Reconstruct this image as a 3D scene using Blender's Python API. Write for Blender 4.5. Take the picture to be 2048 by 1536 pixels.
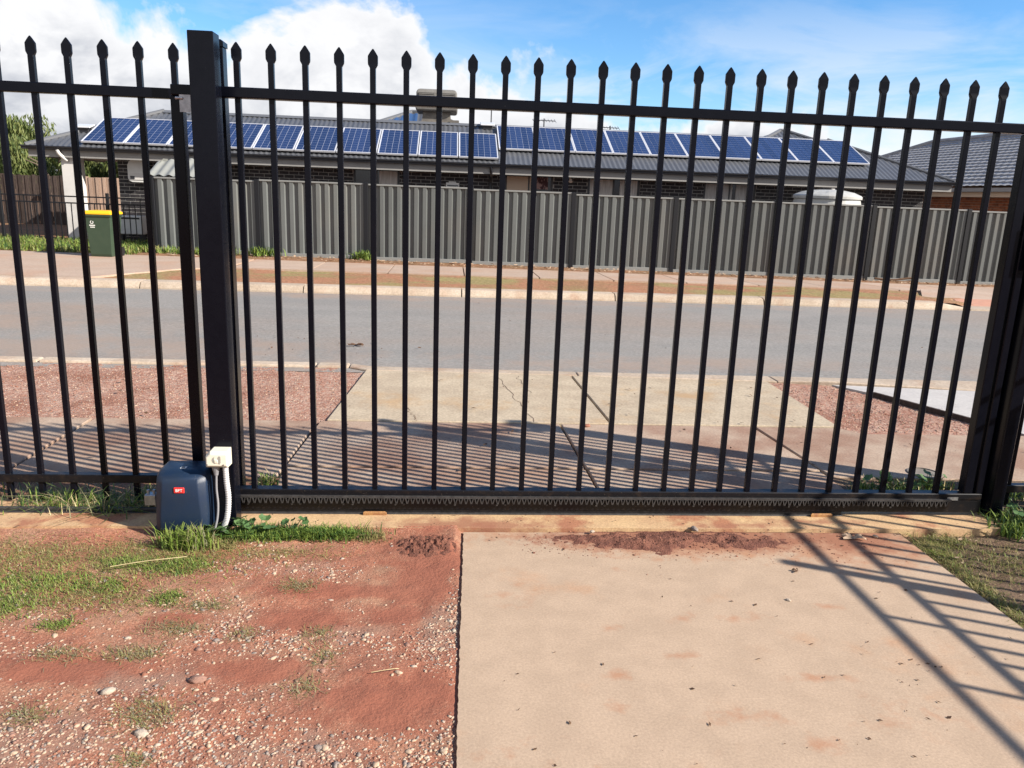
import bpy, bmesh, math, random
import numpy as np
from mathutils import Vector, Matrix, noise as mnoise
random.seed(7); rng = np.random.default_rng(7)
for o in list(bpy.data.objects): bpy.data.objects.remove(o)
scene = bpy.context.scene
COL = scene.collection
R = math.radians

# ------------------------------------------------------------------ camera
cam_d = bpy.data.cameras.new('camera'); cam = bpy.data.objects.new('camera', cam_d); COL.objects.link(cam)
cam_d.sensor_width = 36.0; cam_d.lens = 1576.9 / 2048 * 36; cam_d.clip_start = 0.05; cam_d.clip_end = 3000
cr = Vector((0.99661325, -0.07385671, 0.03615547)); cu = Vector((-0.01776183, 0.23595714, 0.97160112)); cf = Vector((0.0802904, 0.96895274, -0.23384619))
cam.matrix_world = Matrix(((cr.x, cu.x, -cf.x, 0), (cr.y, cu.y, -cf.y, 0), (cr.z, cu.z, -cf.z, 1.5728), (0, 0, 0, 1)))
scene.camera = cam

# ------------------------------------------------------------------ sky, sun, exposure
SUN_AZ = R(114.5); SUN_EL = R(31.0)
sd = Vector((math.sin(SUN_AZ) * math.cos(SUN_EL), math.cos(SUN_AZ) * math.cos(SUN_EL), math.sin(SUN_EL)))
sun_l = bpy.data.lights.new('sun', 'SUN'); sun_l.energy = 4.2; sun_l.angle = R(0.55); sun_l.color = (1.0, 0.925, 0.82)
sun = bpy.data.objects.new('sun', sun_l); COL.objects.link(sun)
sun.rotation_euler = (-sd).to_track_quat('-Z', 'Y').to_euler()
sun.location = sd * 60
scene.view_settings.view_transform = 'Standard'; scene.view_settings.look = 'None'
scene.view_settings.exposure = 1.27; scene.view_settings.gamma = 1.0; scene.view_settings.use_curve_mapping = False

world = bpy.data.worlds.new('World'); scene.world = world; world.use_nodes = True
def build_world():
    nt = world.node_tree; N = nt.nodes; L = nt.links; N.clear()
    out = N.new('ShaderNodeOutputWorld'); bg = N.new('ShaderNodeBackground'); bg.inputs['Strength'].default_value = 0.092
    L.new(bg.outputs[0], out.inputs[0])
    sky = N.new('ShaderNodeTexSky'); sky.sky_type = 'NISHITA'; sky.sun_disc = False
    sky.sun_elevation = SUN_EL; sky.sun_rotation = SUN_AZ; sky.altitude = 300; sky.air_density = 1.0; sky.dust_density = 0.05; sky.ozone_density = 5.0
    tc = N.new('ShaderNodeTexCoord'); nrm = N.new('ShaderNodeVectorMath'); nrm.operation = 'NORMALIZE'; L.new(tc.outputs['Generated'], nrm.inputs[0])
    sep = N.new('ShaderNodeSeparateXYZ'); L.new(nrm.outputs[0], sep.inputs[0])
    def M(op, a, b=None, c=None, clamp=False):
        n = N.new('ShaderNodeMath'); n.operation = op; n.use_clamp = clamp
        for i, v in enumerate((a, b, c)):
            if v is None: continue
            if hasattr(v, 'is_output') or not isinstance(v, (int, float)): L.new(v, n.inputs[i])
            else: n.inputs[i].default_value = v
        return n.outputs[0]
    def noise(scale, detail, rough, sx=1, sy=1, sz=1, off=(0, 0, 0), dist=0.0):
        mp = N.new('ShaderNodeMapping'); mp.inputs['Scale'].default_value = (sx, sy, sz); mp.inputs['Location'].default_value = off
        L.new(nrm.outputs[0], mp.inputs[0])
        n = N.new('ShaderNodeTexNoise'); n.inputs['Scale'].default_value = scale; n.inputs['Detail'].default_value = detail
        n.inputs['Roughness'].default_value = rough; n.inputs['Distortion'].default_value = dist
        L.new(mp.outputs[0], n.inputs['Vector']); return n.outputs['Fac']
    az = M('ARCTAN2', sep.outputs[0], sep.outputs[1]); el = M('ARCSINE', sep.outputs[2])
    # height of the cloud bank above the horizon, by compass direction
    azn = M('ADD', M('DIVIDE', az, 2 * math.pi), 0.5)
    rp = N.new('ShaderNodeValToRGB'); rp.color_ramp.interpolation = 'B_SPLINE'; L.new(azn, rp.inputs[0])
    els = rp.color_ramp.elements
    pts = [(0.0, 1.0), (.25, .85), (.40, .36), (.445, .19), (.47, .165), (.495, .155), (.513, .14), (.53, .115), (.56, .075), (.60, .06), (.66, .16), (1.0, 1.0)]  # unseen cloud behind the camera raised to add fill light
    els[0].position = 0; els[1].position = 1
    for p, v in pts:
        e = els[0] if p == 0 else els[len(els) - 1] if p == 1 else els.new(p)
        e.color = (v, v, v, 1)
    top = rp.outputs[0]
    n1 = noise(5.5, 9, .56, 1, 1, 1.25, (3.1, 1.7, .4), .25)
    n2 = noise(2.2, 4, .5, 1, 1, 1.4, (8.0, 2.2, .9))
    dens = M('ADD', M('MULTIPLY', M('SUBTRACT', top, el), 5.5), M('MULTIPLY', M('SUBTRACT', n1, .5), 2.3))
    c1 = M('MULTIPLY', M('ADD', dens, .05), 5.5, None, True)
    # thin stretched cloud
    n3 = noise(4.0, 7, .6, 1, 1, 4.2, (5.2, .3, 1.4), .6)
    band = M('MULTIPLY', M('SUBTRACT', n3, .41), 4.6, None, True)
    low = M('SUBTRACT', 1.0, M('MULTIPLY', M('SUBTRACT', el, .06), 5.5), None, True)
    c2 = M('MULTIPLY', M('MULTIPLY', band, low), .85)
    cov = M('MAXIMUM', c1, c2)
    # colour of the cloud: bright heads, grey-blue body and base
    thick = M('MULTIPLY', M('SUBTRACT', dens, .10), 2.6, None, True)
    n4 = noise(7.5, 7, .58, 1, 1, 1.5, (3.1, 1.7, .62), .3)
    body = M('ADD', M('MULTIPLY', M('SUBTRACT', n2, .40), 3.0), M('MULTIPLY', M('SUBTRACT', n4, .44), 4.2), None, True)
    shade = M('MULTIPLY', thick, M('ADD', body, M('MULTIPLY', M('SUBTRACT', .13, el), 2.2, None, True), None, True))
    mc = N.new('ShaderNodeMix'); mc.data_type = 'RGBA'; L.new(shade, mc.inputs[0])
    mc.inputs[6].default_value = (4.5, 4.52, 4.6, 1); mc.inputs[7].default_value = (2.15, 2.3, 2.65, 1)
    ms = N.new('ShaderNodeMix'); ms.data_type = 'RGBA'; L.new(cov, ms.inputs[0]); sat = N.new('ShaderNodeHueSaturation'); sat.inputs['Saturation'].default_value = 1.16; sat.inputs['Value'].default_value = .86; L.new(sky.outputs[0], sat.inputs['Color']); L.new(sat.outputs[0], ms.inputs[6]); L.new(mc.outputs[2], ms.inputs[7])
    L.new(ms.outputs[2], bg.inputs[0])
build_world()

# ------------------------------------------------------------------ object helpers
def mesh_obj(name, verts, faces, mats, parent=None, smooth=False, mi=None):
    me = bpy.data.meshes.new(name); me.from_pydata([tuple(v) for v in verts], [], [tuple(f) for f in faces]); me.update()
    return link(name, me, mats, parent, smooth, mi)
def link(name, me, mats, parent=None, smooth=False, mi=None):
    if mats is not None:
        for m in (mats if isinstance(mats, (list, tuple)) else [mats]): me.materials.append(m)
    if mi is not None: me.polygons.foreach_set('material_index', np.asarray(mi, dtype=np.int32))
    if smooth: me.polygons.foreach_set('use_smooth', np.ones(len(me.polygons), dtype=bool))
    o = bpy.data.objects.new(name, me); COL.objects.link(o); attach(o, parent); return o
def attach(o, parent):
    if parent is not None:
        o.parent = parent; o.matrix_parent_inverse = root_inv(parent)
INV = {}
def root_inv(p): return INV.get(p.name, Matrix.Identity(4))
def thing(name, label, cat, loc=(0, 0, 0), group=None):
    o = bpy.data.objects.new(name, None); COL.objects.link(o); o.location = loc; o.empty_display_size = .1
    INV[o.name] = Matrix.Translation(-Vector(loc)); return tag(o, label, cat, group)
def tag(o, label=None, cat=None, group=None, kind=None):
    for k, v in (('label', label), ('category', cat), ('group', group), ('kind', kind)):
        if v: o[k] = v
    return o
def inst(name, me, loc, parent=None, rot=None, scale=None):
    o = bpy.data.objects.new(name, me); COL.objects.link(o); o.location = loc
    if rot: o.rotation_euler = rot
    if scale: o.scale = scale
    attach(o, parent); return o
class MB:
    def __init__(s): s.v = []; s.f = []; s.m = []; s.cur = 0
    def add(s, vs, fs):
        n = len(s.v); s.v += [tuple(v) for v in vs]; s.f += [tuple(i + n for i in f) for f in fs]; s.m += [s.cur] * len(fs); return s
    def box(s, x0, x1, y0, y1, z0, z1):
        return s.add([(x0, y0, z0), (x1, y0, z0), (x1, y1, z0), (x0, y1, z0), (x0, y0, z1), (x1, y0, z1), (x1, y1, z1), (x0, y1, z1)],
                     [(3, 2, 1, 0), (4, 5, 6, 7), (0, 1, 5, 4), (1, 2, 6, 5), (2, 3, 7, 6), (3, 0, 4, 7)])
    def prism(s, poly, z0, z1):            # poly counter-clockwise seen from above; z0, z1 numbers or functions of x, y
        n = len(poly); a = (lambda p: z0(*p)) if callable(z0) else (lambda p: z0); b = (lambda p: z1(*p)) if callable(z1) else (lambda p: z1)
        return s.add([(p[0], p[1], a(p)) for p in poly] + [(p[0], p[1], b(p)) for p in poly],
                     [tuple(range(n - 1, -1, -1)), tuple(range(n, 2 * n))] + [(i, (i + 1) % n, n + (i + 1) % n, n + i) for i in range(n)])
    def tube(s, pts, r, n=8, cap=True):
        pts = [Vector(p) for p in pts]; rs = r if isinstance(r, (list, tuple)) else [r] * len(pts); V = []; F = []
        for i, p in enumerate(pts):
            d = (pts[min(i + 1, len(pts) - 1)] - pts[max(i - 1, 0)]).normalized()
            a = d.orthogonal().normalized() if i == 0 else (pa - d * pa.dot(d)).normalized()
            pa = a; b = d.cross(a)
            for k in range(n):
                t = 2 * math.pi * k / n; V.append(p + (a * math.cos(t) + b * math.sin(t)) * rs[i])
        for i in range(len(pts) - 1):
            for k in range(n): F.append((i * n + k, i * n + (k + 1) % n, (i + 1) * n + (k + 1) % n, (i + 1) * n + k))
        if cap: F += [tuple(range(n - 1, -1, -1)), tuple(range((len(pts) - 1) * n, len(pts) * n))]
        return s.add(V, F)
    def loft(s, secs, cap=True):           # list of equal-length closed sections
        n = len(secs[0]); V = [p for q in secs for p in q]; F = []
        for i in range(len(secs) - 1):
            for k in range(n): F.append((i * n + k, i * n + (k + 1) % n, (i + 1) * n + (k + 1) % n, (i + 1) * n + k))
        if cap: F += [tuple(range(n - 1, -1, -1)), tuple(range((len(secs) - 1) * n, len(secs) * n))]
        return s.add(V, F)
    def mesh(s, name, mats=None, bevel=0, seg=1, smooth=False):
        me = bpy.data.meshes.new(name); me.from_pydata(s.v, [], s.f); me.update()
        if len(set(s.m)) > 1: me.polygons.foreach_set('material_index', np.array(s.m, dtype=np.int32))
        if bevel:
            bm = bmesh.new(); bm.from_mesh(me)
            ed = [e for e in bm.edges if len(e.link_faces) == 2 and e.calc_face_angle(0) > .5]
            bmesh.ops.bevel(bm, geom=ed, offset=bevel, segments=seg, affect='EDGES', profile=.5, clamp_overlap=True); bm.to_mesh(me); bm.free()
        if mats is not None:
            for m in (mats if isinstance(mats, (list, tuple)) else [mats]): me.materials.append(m)
        if smooth: me.polygons.foreach_set('use_smooth', np.ones(len(me.polygons), dtype=bool))
        return me
    def build(s, name, mats, parent=None, bevel=0, seg=1, smooth=False):
        o = bpy.data.objects.new(name, s.mesh(name, mats, bevel, seg, smooth)); COL.objects.link(o); attach(o, parent); return o
def fbm(x, y, sc, oct=4, z=0.0): return mnoise.fractal(Vector((x * sc, y * sc, z)), 1.0, 2.0, oct)

# ------------------------------------------------------------------ materials
MATS = {}
def mat(name, c1, c2=None, scale=8.0, rough=.8, bump=0.0, bscale=60.0, spec=.4, metal=0.0, lo=.35, hi=.65, c3=None, s3=2.0, lo3=.55, hi3=.75,
        speck=None, spscale=300.0, spth=.7, rand=0.0, detail=6.0, stretch=(1, 1, 1), dist=.015, trans=0.0, grain=0.0, gscale=110.0):
    """Principled material: two noise-mixed colours, optional third colour patches, fine specks, bump, per-object variation."""
    m = bpy.data.materials.new(name); m.use_nodes = True; nt = m.node_tree; N = nt.nodes; L = nt.links
    b = N['Principled BSDF']; b.inputs['Roughness'].default_value = rough; b.inputs['Specular IOR Level'].default_value = spec; b.inputs['Metallic'].default_value = metal
    geo = N.new('ShaderNodeNewGeometry'); mp = N.new('ShaderNodeMapping'); mp.inputs['Scale'].default_value = stretch; L.new(geo.outputs['Position'], mp.inputs[0])
    def nz(sc, d=detail, r=.6):
        n = N.new('ShaderNodeTexNoise'); n.inputs['Scale'].default_value = sc; n.inputs['Detail'].default_value = d; n.inputs['Roughness'].default_value = r
        L.new(mp.outputs[0], n.inputs['Vector']); return n.outputs['Fac']
    def ramp(f, a, c):
        r = N.new('ShaderNodeMapRange'); r.interpolation_type = 'SMOOTHSTEP'; r.inputs[1].default_value = a; r.inputs[2].default_value = c; L.new(f, r.inputs[0]); return r.outputs[0]
    def mix(f, a, c):
        n = N.new('ShaderNodeMix'); n.data_type = 'RGBA'; L.new(f, n.inputs[0])
        for i, v in ((6, a), (7, c)):
            if isinstance(v, tuple): n.inputs[i].default_value = (*v, 1)
            else: L.new(v, n.inputs[i])
        return n.outputs[2]
    col = None
    if c2: col = mix(ramp(nz(scale), lo, hi), c1, c2)
    if c3: col = mix(ramp(nz(s3, 5), lo3, hi3), col if col is not None else c1, c3)
    if speck: col = mix(ramp(nz(spscale, 2, .5), spth, spth + .05), col if col is not None else c1, speck)
    if grain:
        hg = N.new('ShaderNodeHueSaturation'); rg = N.new('ShaderNodeMapRange'); rg.inputs[1].default_value = .3; rg.inputs[2].default_value = .7; rg.inputs[3].default_value = 1 - grain; rg.inputs[4].default_value = 1 + grain
        L.new(nz(gscale, 3, .75), rg.inputs[0]); L.new(rg.outputs[0], hg.inputs['Value'])
        if col is None: hg.inputs['Color'].default_value = (*c1, 1)
        else: L.new(col, hg.inputs['Color'])
        col = hg.outputs[0]
    if rand:
        oi = N.new('ShaderNodeObjectInfo'); hs = N.new('ShaderNodeHueSaturation')
        r = N.new('ShaderNodeMapRange'); r.inputs[3].default_value = 1 - rand; r.inputs[4].default_value = 1 + rand; L.new(oi.outputs['Random'], r.inputs[0]); L.new(r.outputs[0], hs.inputs['Value'])
        if col is None: hs.inputs['Color'].default_value = (*c1, 1)
        else: L.new(col, hs.inputs['Color'])
        col = hs.outputs[0]
    if col is None: b.inputs['Base Color'].default_value = (*c1, 1)
    else: L.new(col, b.inputs['Base Color'])
    if trans:
        b.inputs['Transmission Weight'].default_value = 0
        tr = N.new('ShaderNodeBsdfTranslucent'); ms = N.new('ShaderNodeMixShader'); ms.inputs[0].default_value = trans
        if col is None: tr.inputs[0].default_value = (*c1, 1)
        else: L.new(col, tr.inputs[0])
        L.new(b.outputs[0], ms.inputs[1]); L.new(tr.outputs[0], ms.inputs[2]); L.new(ms.outputs[0], N['Material Output'].inputs[0])
    if bump:
        bp = N.new('ShaderNodeBump'); bp.inputs['Strength'].default_value = bump; bp.inputs['Distance'].default_value = dist; L.new(nz(bscale, 6, .65), bp.inputs['Height']); L.new(bp.outputs[0], b.inputs['Normal'])
    MATS[name] = m; return m
black = mat('black_powder_coat', (.0028, .0034, .0066), (.0036, .0042, .0076), 30, .2, .02, 900, .17, speck=(.16, .15, .14), spscale=150, spth=.775, dist=.002)
black_dusty = mat('black_powder_coat_dusty', (.005, .005, .007), (.028, .019, .014), 22, .4, .1, 500, .3, lo=.5, hi=.8, speck=(.25, .2, .16), spscale=260, spth=.72, dist=.002)
zinc = mat('zinc_plate', (.42, .43, .45), (.3, .31, .33), 60, .38, 0, metal=.8)
rack_m = mat('rack_grey', (.05, .047, .047), (.03, .028, .028), 50, .5, .2, 300)
rust = mat('rusty_bracket', (.36, .19, .07), (.25, .11, .05), 40, .8, .3, 200)
yard_dirt = mat('red_dirt', (.315, .128, .078), (.255, .108, .07), 5, .95, .5, 70, .2, c3=(.31, .165, .105), s3=2.3, lo3=.45, hi3=.65, speck=(.46, .31, .22), spscale=190, spth=.63, grain=0.38, gscale=130)
dirt_plain = mat('dirt_plain', (.21, .10, .062), (.16, .085, .055), 3, .95, .6, 40, .2, speck=(.3, .24, .2), spscale=110, spth=.68, grain=0.35, gscale=70)
mud = mat('mud', (.14, .055, .038), (.21, .088, .058), 12, .9, .9, 120, .3, grain=0.3, gscale=110)
dry_dirt = mat('dry_dirt', (.17, .115, .075), (.12, .075, .05), 9, .95, .8, 80, .2, speck=(.34, .28, .2), spscale=160, spth=.68, grain=0.4, gscale=110)
slab_m = mat('driveway_concrete', (.405, .298, .212), (.365, .268, .19), 7, .88, .12, 240, .3, c3=(.40, .215, .115), s3=1.9, lo3=.56, hi3=.80, speck=(.20, .14, .10), spscale=95, spth=.745, dist=.003, grain=0.17, gscale=120)
plinth_m = mat('plinth_concrete', (.50, .345, .19), (.43, .28, .16), 6, .85, .3, 160, .3, c3=(.33, .15, .085), s3=4.0, lo3=.5, hi3=.66, dist=.004, grain=0.25, gscale=100)
path_m = mat('footpath_concrete', (.32, .235, .175), (.375, .285, .215), 4, .9, .25, 200, .3, c3=(.25, .15, .105), s3=1.5, lo3=.40, hi3=.65, speck=(.12, .095, .075), spscale=90, spth=.74, rand=.05, dist=.003, grain=0.26, gscale=70)
cross_m = mat('crossover_concrete', (.42, .345, .25), (.355, .285, .205), 3, .9, .3, 150, .3, c3=(.40, .27, .15), s3=1.6, lo3=.52, hi3=.75, speck=(.2, .16, .12), spscale=80, spth=.74, rand=.05, dist=.004, grain=0.24, gscale=50)
white_conc = mat('white_concrete', (.42, .40, .38), (.38, .36, .345), 4, .9, .2, 150, .3, dist=.003, grain=0.12, gscale=40)
kerb_m = mat('kerb_concrete', (.42, .345, .27), (.36, .285, .215), 3, .9, .4, 90, .3, c3=(.33, .215, .15), s3=2.2, lo3=.5, hi3=.75, rand=.08, dist=.004, grain=0.22, gscale=40)
farpath_m = mat('far_path_concrete', (.385, .29, .225), (.35, .26, .20), 2, .9, .2, 100, .3, c3=(.37, .245, .175), s3=.8, lo3=.45, hi3=.7, rand=.06, dist=.003, grain=0.16, gscale=30)
asphalt = mat('asphalt', (.23, .217, .20), (.20, .19, .177), 1.2, .88, .6, 110, .35, c3=(.235, .195, .165), stretch=(.5, 1, 1), s3=.28, lo3=.42, hi3=.62, speck=(.32, .30, .28), spscale=130, spth=.64, dist=.008, grain=0.3, gscale=60)
verge_m = mat('red_gravel', (.34, .175, .125), (.42, .28, .215), 26, .95, 1.0, 55, .2, lo=.4, hi=.62, c3=(.26, .12, .08), s3=2.2, lo3=.45, hi3=.7, speck=(.46, .36, .30), spscale=75, spth=.62, dist=.02, grain=0.35, gscale=60)
farverge_m = mat('dry_verge', (.32, .15, .085), (.25, .15, .075), 1.1, .95, .8, 40, .2, c3=(.25, .20, .085), s3=.55, lo3=.48, hi3=.6, speck=(.40, .31, .2), spscale=45, spth=.63, dist=.02, grain=0.35, gscale=16)
farsoil_m = mat('far_soil', (.25, .125, .07), (.18, .105, .055), 1.5, .95, .8, 20, .2, speck=(.32, .22, .14), spscale=30, spth=.62, grain=0.3, gscale=12)
tactile_m = mat('tactile_terracotta', (.46, .26, .19), (.42, .235, .175), 8, .85)
navy = mat('navy_plastic', (.008, .020, .048), (.010, .021, .044), 12, .40, .35, 900, .45, speck=(.07, .075, .085), spscale=190, spth=.69, dist=.0015)
dark_pl = mat('dark_plastic', (.012, .012, .013), None, rough=.55)
red_badge = mat('red_badge', (.62, .03, .025), None, rough=.45)
white_ink = mat('white_ink', (.78, .78, .76), None, rough=.6)
cream_pl = mat('cream_plastic', (.72, .68, .57), (.68, .64, .53), 20, .45)
grey_pl = mat('grey_plastic', (.30, .29, .26), None, rough=.5)
conduit_m = mat('conduit_grey', (.50, .495, .50), None, rough=.5)
cord_m = mat('cord_grey', (.22, .22, .235), None, rough=.5)
stones = [mat('pebble_cream', (.40, .28, .19), (.46, .345, .25), 90, .8, .3, 300), mat('pebble_pink', (.30, .165, .12), (.24, .135, .10), 90, .85, .3, 300), mat('pebble_grey', (.20, .16, .135), (.27, .22, .19), 90, .8, .3, 300),
          mat('pebble_white', (.42, .35, .28), (.36, .29, .225), 90, .75, .3, 300), mat('pebble_rust', (.28, .115, .07), (.22, .1, .065), 90, .85, .3, 300)]
def leafmat(n, a, b, sc=14, rough=.55, tr=.25): return mat(n, a, b, sc, rough, 0, spec=.35, trans=tr)
grass_green = leafmat('grass_green', (.155, .235, .04), (.22, .285, .06), 18)
grass_dark = leafmat('grass_dark', (.04, .085, .022), (.065, .12, .035), 18)
grass_dry = leafmat('grass_dry', (.34, .275, .125), (.27, .235, .09), 18)
grass_olive = leafmat('grass_olive', (.19, .20, .065), (.26, .235, .09), 18)
grass_grey = leafmat('grass_grey', (.20, .20, .10), (.28, .25, .15), 18)
mallow_m = leafmat('mallow_leaf', (.065, .135, .045), (.10, .175, .06), 40)
clover_m = leafmat('clover_leaf', (.075, .165, .03), (.12, .205, .045), 40)
litter_m = mat('leaf_litter', (.07, .035, .02), (.11, .06, .03), 60, .85)
paleleaf_m = mat('pale_dry_leaf', (.40, .29, .2), (.3, .2, .13), 60, .85)
straw_m = mat('straw', (.52, .43, .24), (.42, .33, .18), 60, .8)
cb_sheet = mat('fence_sheet_grey', (.112, .121, .120), (.102, .110, .109), 3, .45, 0, spec=.45, c3=(.135, .128, .115), s3=.7, lo3=.5, hi3=.8, stretch=(1, 1, .5), rand=.09)
cb_rail = mat('fence_rail_grey', (.20, .205, .20), None, rough=.45)
cb_post = mat('fence_post_dark', (.008, .009, .012), None, rough=.5, spec=.3)
brick_m = mat('dark_brick', (.016, .015, .019), (.030, .026, .029), 9, .7, .4, 160, .4, rand=.3)
mortar_m = mat('pale_mortar', (.36, .345, .325), (.31, .295, .28), 14, .9, .4, 120)
roof_m = mat('roof_sheet_grey', (.075, .079, .088), (.085, .089, .098), 2, .4, 0, spec=.5)
roof_blue = mat('roof_sheet_blue', (.03, .065, .15), (.035, .075, .17), 2, .35, 0, spec=.5)
ridge_m = mat('ridge_cap_grey', (.11, .115, .125), None, rough=.4)
gutter_m = mat('gutter_dark', (.02, .021, .026), None, rough=.35)
fascia_m = mat('fascia_pale', (.26, .255, .25), (.235, .23, .225), 3, .6)
soffit_m = mat('soffit_white', (.6, .59, .56), None, rough=.8)
white_paint = mat('white_paint', (.58, .565, .55), (.53, .515, .50), 4, .6)
cell_m = None
alu = mat('aluminium_frame', (.70, .71, .74), None, rough=.4, metal=.35)
backsheet = mat('solar_backsheet', (.42, .45, .53), None, rough=.25, spec=.5)
cooler_m = mat('cooler_grey', (.17, .165, .155), (.14, .135, .125), 5, .6)
cooler_d = mat('cooler_grille', (.05, .05, .05), None, rough=.6)
duct_m = mat('duct_metal', (.17, .155, .135), (.12, .11, .1), 6, .5, metal=.3)
ant_m = mat('antenna_metal', (.09, .095, .105), None, rough=.5, metal=.5)
glass_m = mat('window_glass_dark', (.012, .013, .016), None, rough=.08, spec=.6)
frame_w = mat('window_frame_dark', (.04, .04, .045), None, rough=.4)
curt_g = mat('curtain_grey', (.50, .49, .48), (.33, .32, .31), 9, .9, stretch=(3, 1, .3)); curt_b = mat('blind_beige', (.5, .40, .31), None, rough=.9)
curt_p = mat('curtain_patterned', (.30, .2, .19), (.06, .025, .03), 14, .9, stretch=(1, 1, .5), lo=.45, hi=.5)
bin_g = mat('bin_green', (.034, .058, .036), (.04, .064, .04), 6, .45, .1, 200); bin_y = mat('bin_lid_yellow', (.80, .42, .012), None, rough=.4)
tank_m = mat('tank_pale', (.42, .42, .40), (.36, .36, .345), 4, .5)
timber = mat('weathered_shaded_paling', (.05, .038, .034), (.085, .062, .053), 6, .9, .5, 60, .2, rand=.25, stretch=(6, 6, .6))  # weathered timber, darkened further to paint in the shade on the fence
timber_l = mat('pinkish_sunlit_paling', (.42, .30, .23), (.35, .24, .18), 6, .9, .4, 60, .2, rand=.2, stretch=(6, 6, .6))  # same fence where sunlit, the light painted in as a paler tone
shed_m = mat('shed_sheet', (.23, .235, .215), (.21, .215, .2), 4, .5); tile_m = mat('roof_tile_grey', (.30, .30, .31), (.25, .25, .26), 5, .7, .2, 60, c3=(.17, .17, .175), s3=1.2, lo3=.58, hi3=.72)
obrick_m = mat('orange_brick', (.26, .085, .035), (.19, .06, .028), 9, .85, .4, 60, rand=.25); omortar = mat('orange_mortar', (.3, .22, .16), None, rough=.9)
willow = [leafmat('willow_leaf_light', (.15, .19, .055), (.20, .225, .075), 3, .6, .35), leafmat('willow_leaf_dark', (.075, .115, .035), (.11, .15, .05), 3, .6, .35)]
bark = mat('bark', (.10, .075, .055), (.15, .115, .085), 20, .9, .5, 80); white_box = mat('unit_white', (.60, .60, .585), (.55, .55, .54), 3, .5)
steel_lid = mat('pit_lid', (.2, .175, .15), (.15, .13, .11), 12, .8)
def stained(m, col, blobs, nscale=5.0, amt=.9):
    """dust and stain patches with noisy borders at given places (x, y, rx, ry, strength) over an existing material"""
    nt = m.node_tree; N = nt.nodes; L = nt.links; b = N['Principled BSDF']; src = b.inputs['Base Color'].links[0].from_socket
    geo = N.new('ShaderNodeNewGeometry'); n = N.new('ShaderNodeTexNoise'); n.inputs['Scale'].default_value = nscale; n.inputs['Detail'].default_value = 8; n.inputs['Roughness'].default_value = .68; L.new(geo.outputs['Position'], n.inputs['Vector'])
    tot = None
    def M(op, a, c, clamp=False):
        q = N.new('ShaderNodeMath'); q.operation = op; q.use_clamp = clamp
        for i, v in enumerate((a, c)):
            if isinstance(v, (int, float)): q.inputs[i].default_value = v
            else: L.new(v, q.inputs[i])
        return q.outputs[0]
    for (x, y, rx, ry, st) in blobs:
        mp = N.new('ShaderNodeMapping'); mp.vector_type = 'POINT'; mp.inputs['Location'].default_value = (-x / rx, -y / ry, 0); mp.inputs['Scale'].default_value = (1 / rx, 1 / ry, 0); L.new(geo.outputs['Position'], mp.inputs[0])
        ln = N.new('ShaderNodeVectorMath'); ln.operation = 'LENGTH'; L.new(mp.outputs[0], ln.inputs[0])
        v = M('MULTIPLY', M('SUBTRACT', 1.0, ln.outputs['Value'], True), st); tot = v if tot is None else M('MAXIMUM', tot, v)
    f = M('MULTIPLY', M('SUBTRACT', M('ADD', tot, M('MULTIPLY', n.outputs['Fac'], 1.7)), 1.08), 2.6, True)
    gate_ = M('MULTIPLY', M('MULTIPLY', tot, 4.0, True), f); f2 = M('MULTIPLY', gate_, amt)
    mx = N.new('ShaderNodeMix'); mx.data_type = 'RGBA'; L.new(f2, mx.inputs[0]); L.new(src, mx.inputs[6]); mx.inputs[7].default_value = (*col, 1); L.new(mx.outputs[2], b.inputs['Base Color'])
stained(slab_m, (.34, .145, .07), [(1.9, 3.40, .75, .45, 1.0), (1.2, 3.40, 1.0, .28, 1.1), (.3, 3.45, .5, .14, .55), (.62, 2.63, .10, .07, .5), (.60, 2.33, .10, .06, .6), (.56, 2.17, .07, .08, .5), (.95, 2.10, .30, .10, .42), (1.28, 2.30, .22, .05, .5), (1.15, 1.98, .12, .10, .5), (1.55, 2.78, .14, .05, .45), (.75, 3.12, .09, .06, .45), (.85, 2.45, .22, .05, .45), (.3, 2.9, .35, .3, .28), (.2, 1.95, .3, .2, .3), (1.5, 2.1, .4, .2, .33), (1.45, 1.75, .25, .12, .45), (.45, 1.8, .2, .25, .4), (1.05, 2.7, .5, .08, .36), (1.75, 2.5, .2, .1, .4)], 11.0, .55)
BARE = [(-.06, 3.25, .20, .22), (-.16, 2.22, .27, .17), (-.42, 2.95, .34, .07), (-.50, 2.72, .20, .10), (-.62, 2.40, .2, .08), (-1.25, 2.42, .30, .09), (-.16, 2.78, .13, .10), (-1.0, 2.72, .15, .05), (-.10, 3.0, .16, .25)]   # bare damp dirt: (x, y, rx, ry)
stained(yard_dirt, (.255, .092, .058), [(a, b, c * 1.5, d * 1.5, 1.1) for a, b, c, d in BARE], 9.0, .85)
stained(yard_dirt, (.27, .175, .13), [(-1.3, 2.05, .5, .22, .9), (-.45, 2.0, .35, .14, .8), (-.35, 2.62, .3, .1, .7), (-.95, 2.35, .35, .1, .8), (-.6, 3.15, .35, .1, .7), (-.02, 2.65, .1, .3, .9), (-1.7, 2.2, .3, .3, .9)], 8.0, .55)
stained(slab_m, (.25, .10, .058), [(1.15, 3.42, 1.1, .20, 1.2), (1.95, 3.42, .55, .30, .8)], 13.0, .8)
stained(plinth_m, (.27, .115, .07), [(.15, 3.55, .75, .14, .8), (1.5, 3.56, .7, .08, .6), (-2.2, 3.55, .8, .1, .5), (1.9, 3.6, .5, .08, .6)], 9.0, .8)
stained(cross_m, (.36, .235, .125), [(-.4, 5.9, .4, .4, .6), (.3, 5.8, .5, .3, .45), (2.0, 6.2, .5, .4, .6), (1.3, 6.0, .2, .6, .4), (2.5, 5.6, .3, .3, .5)], 4.0, .8)
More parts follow.
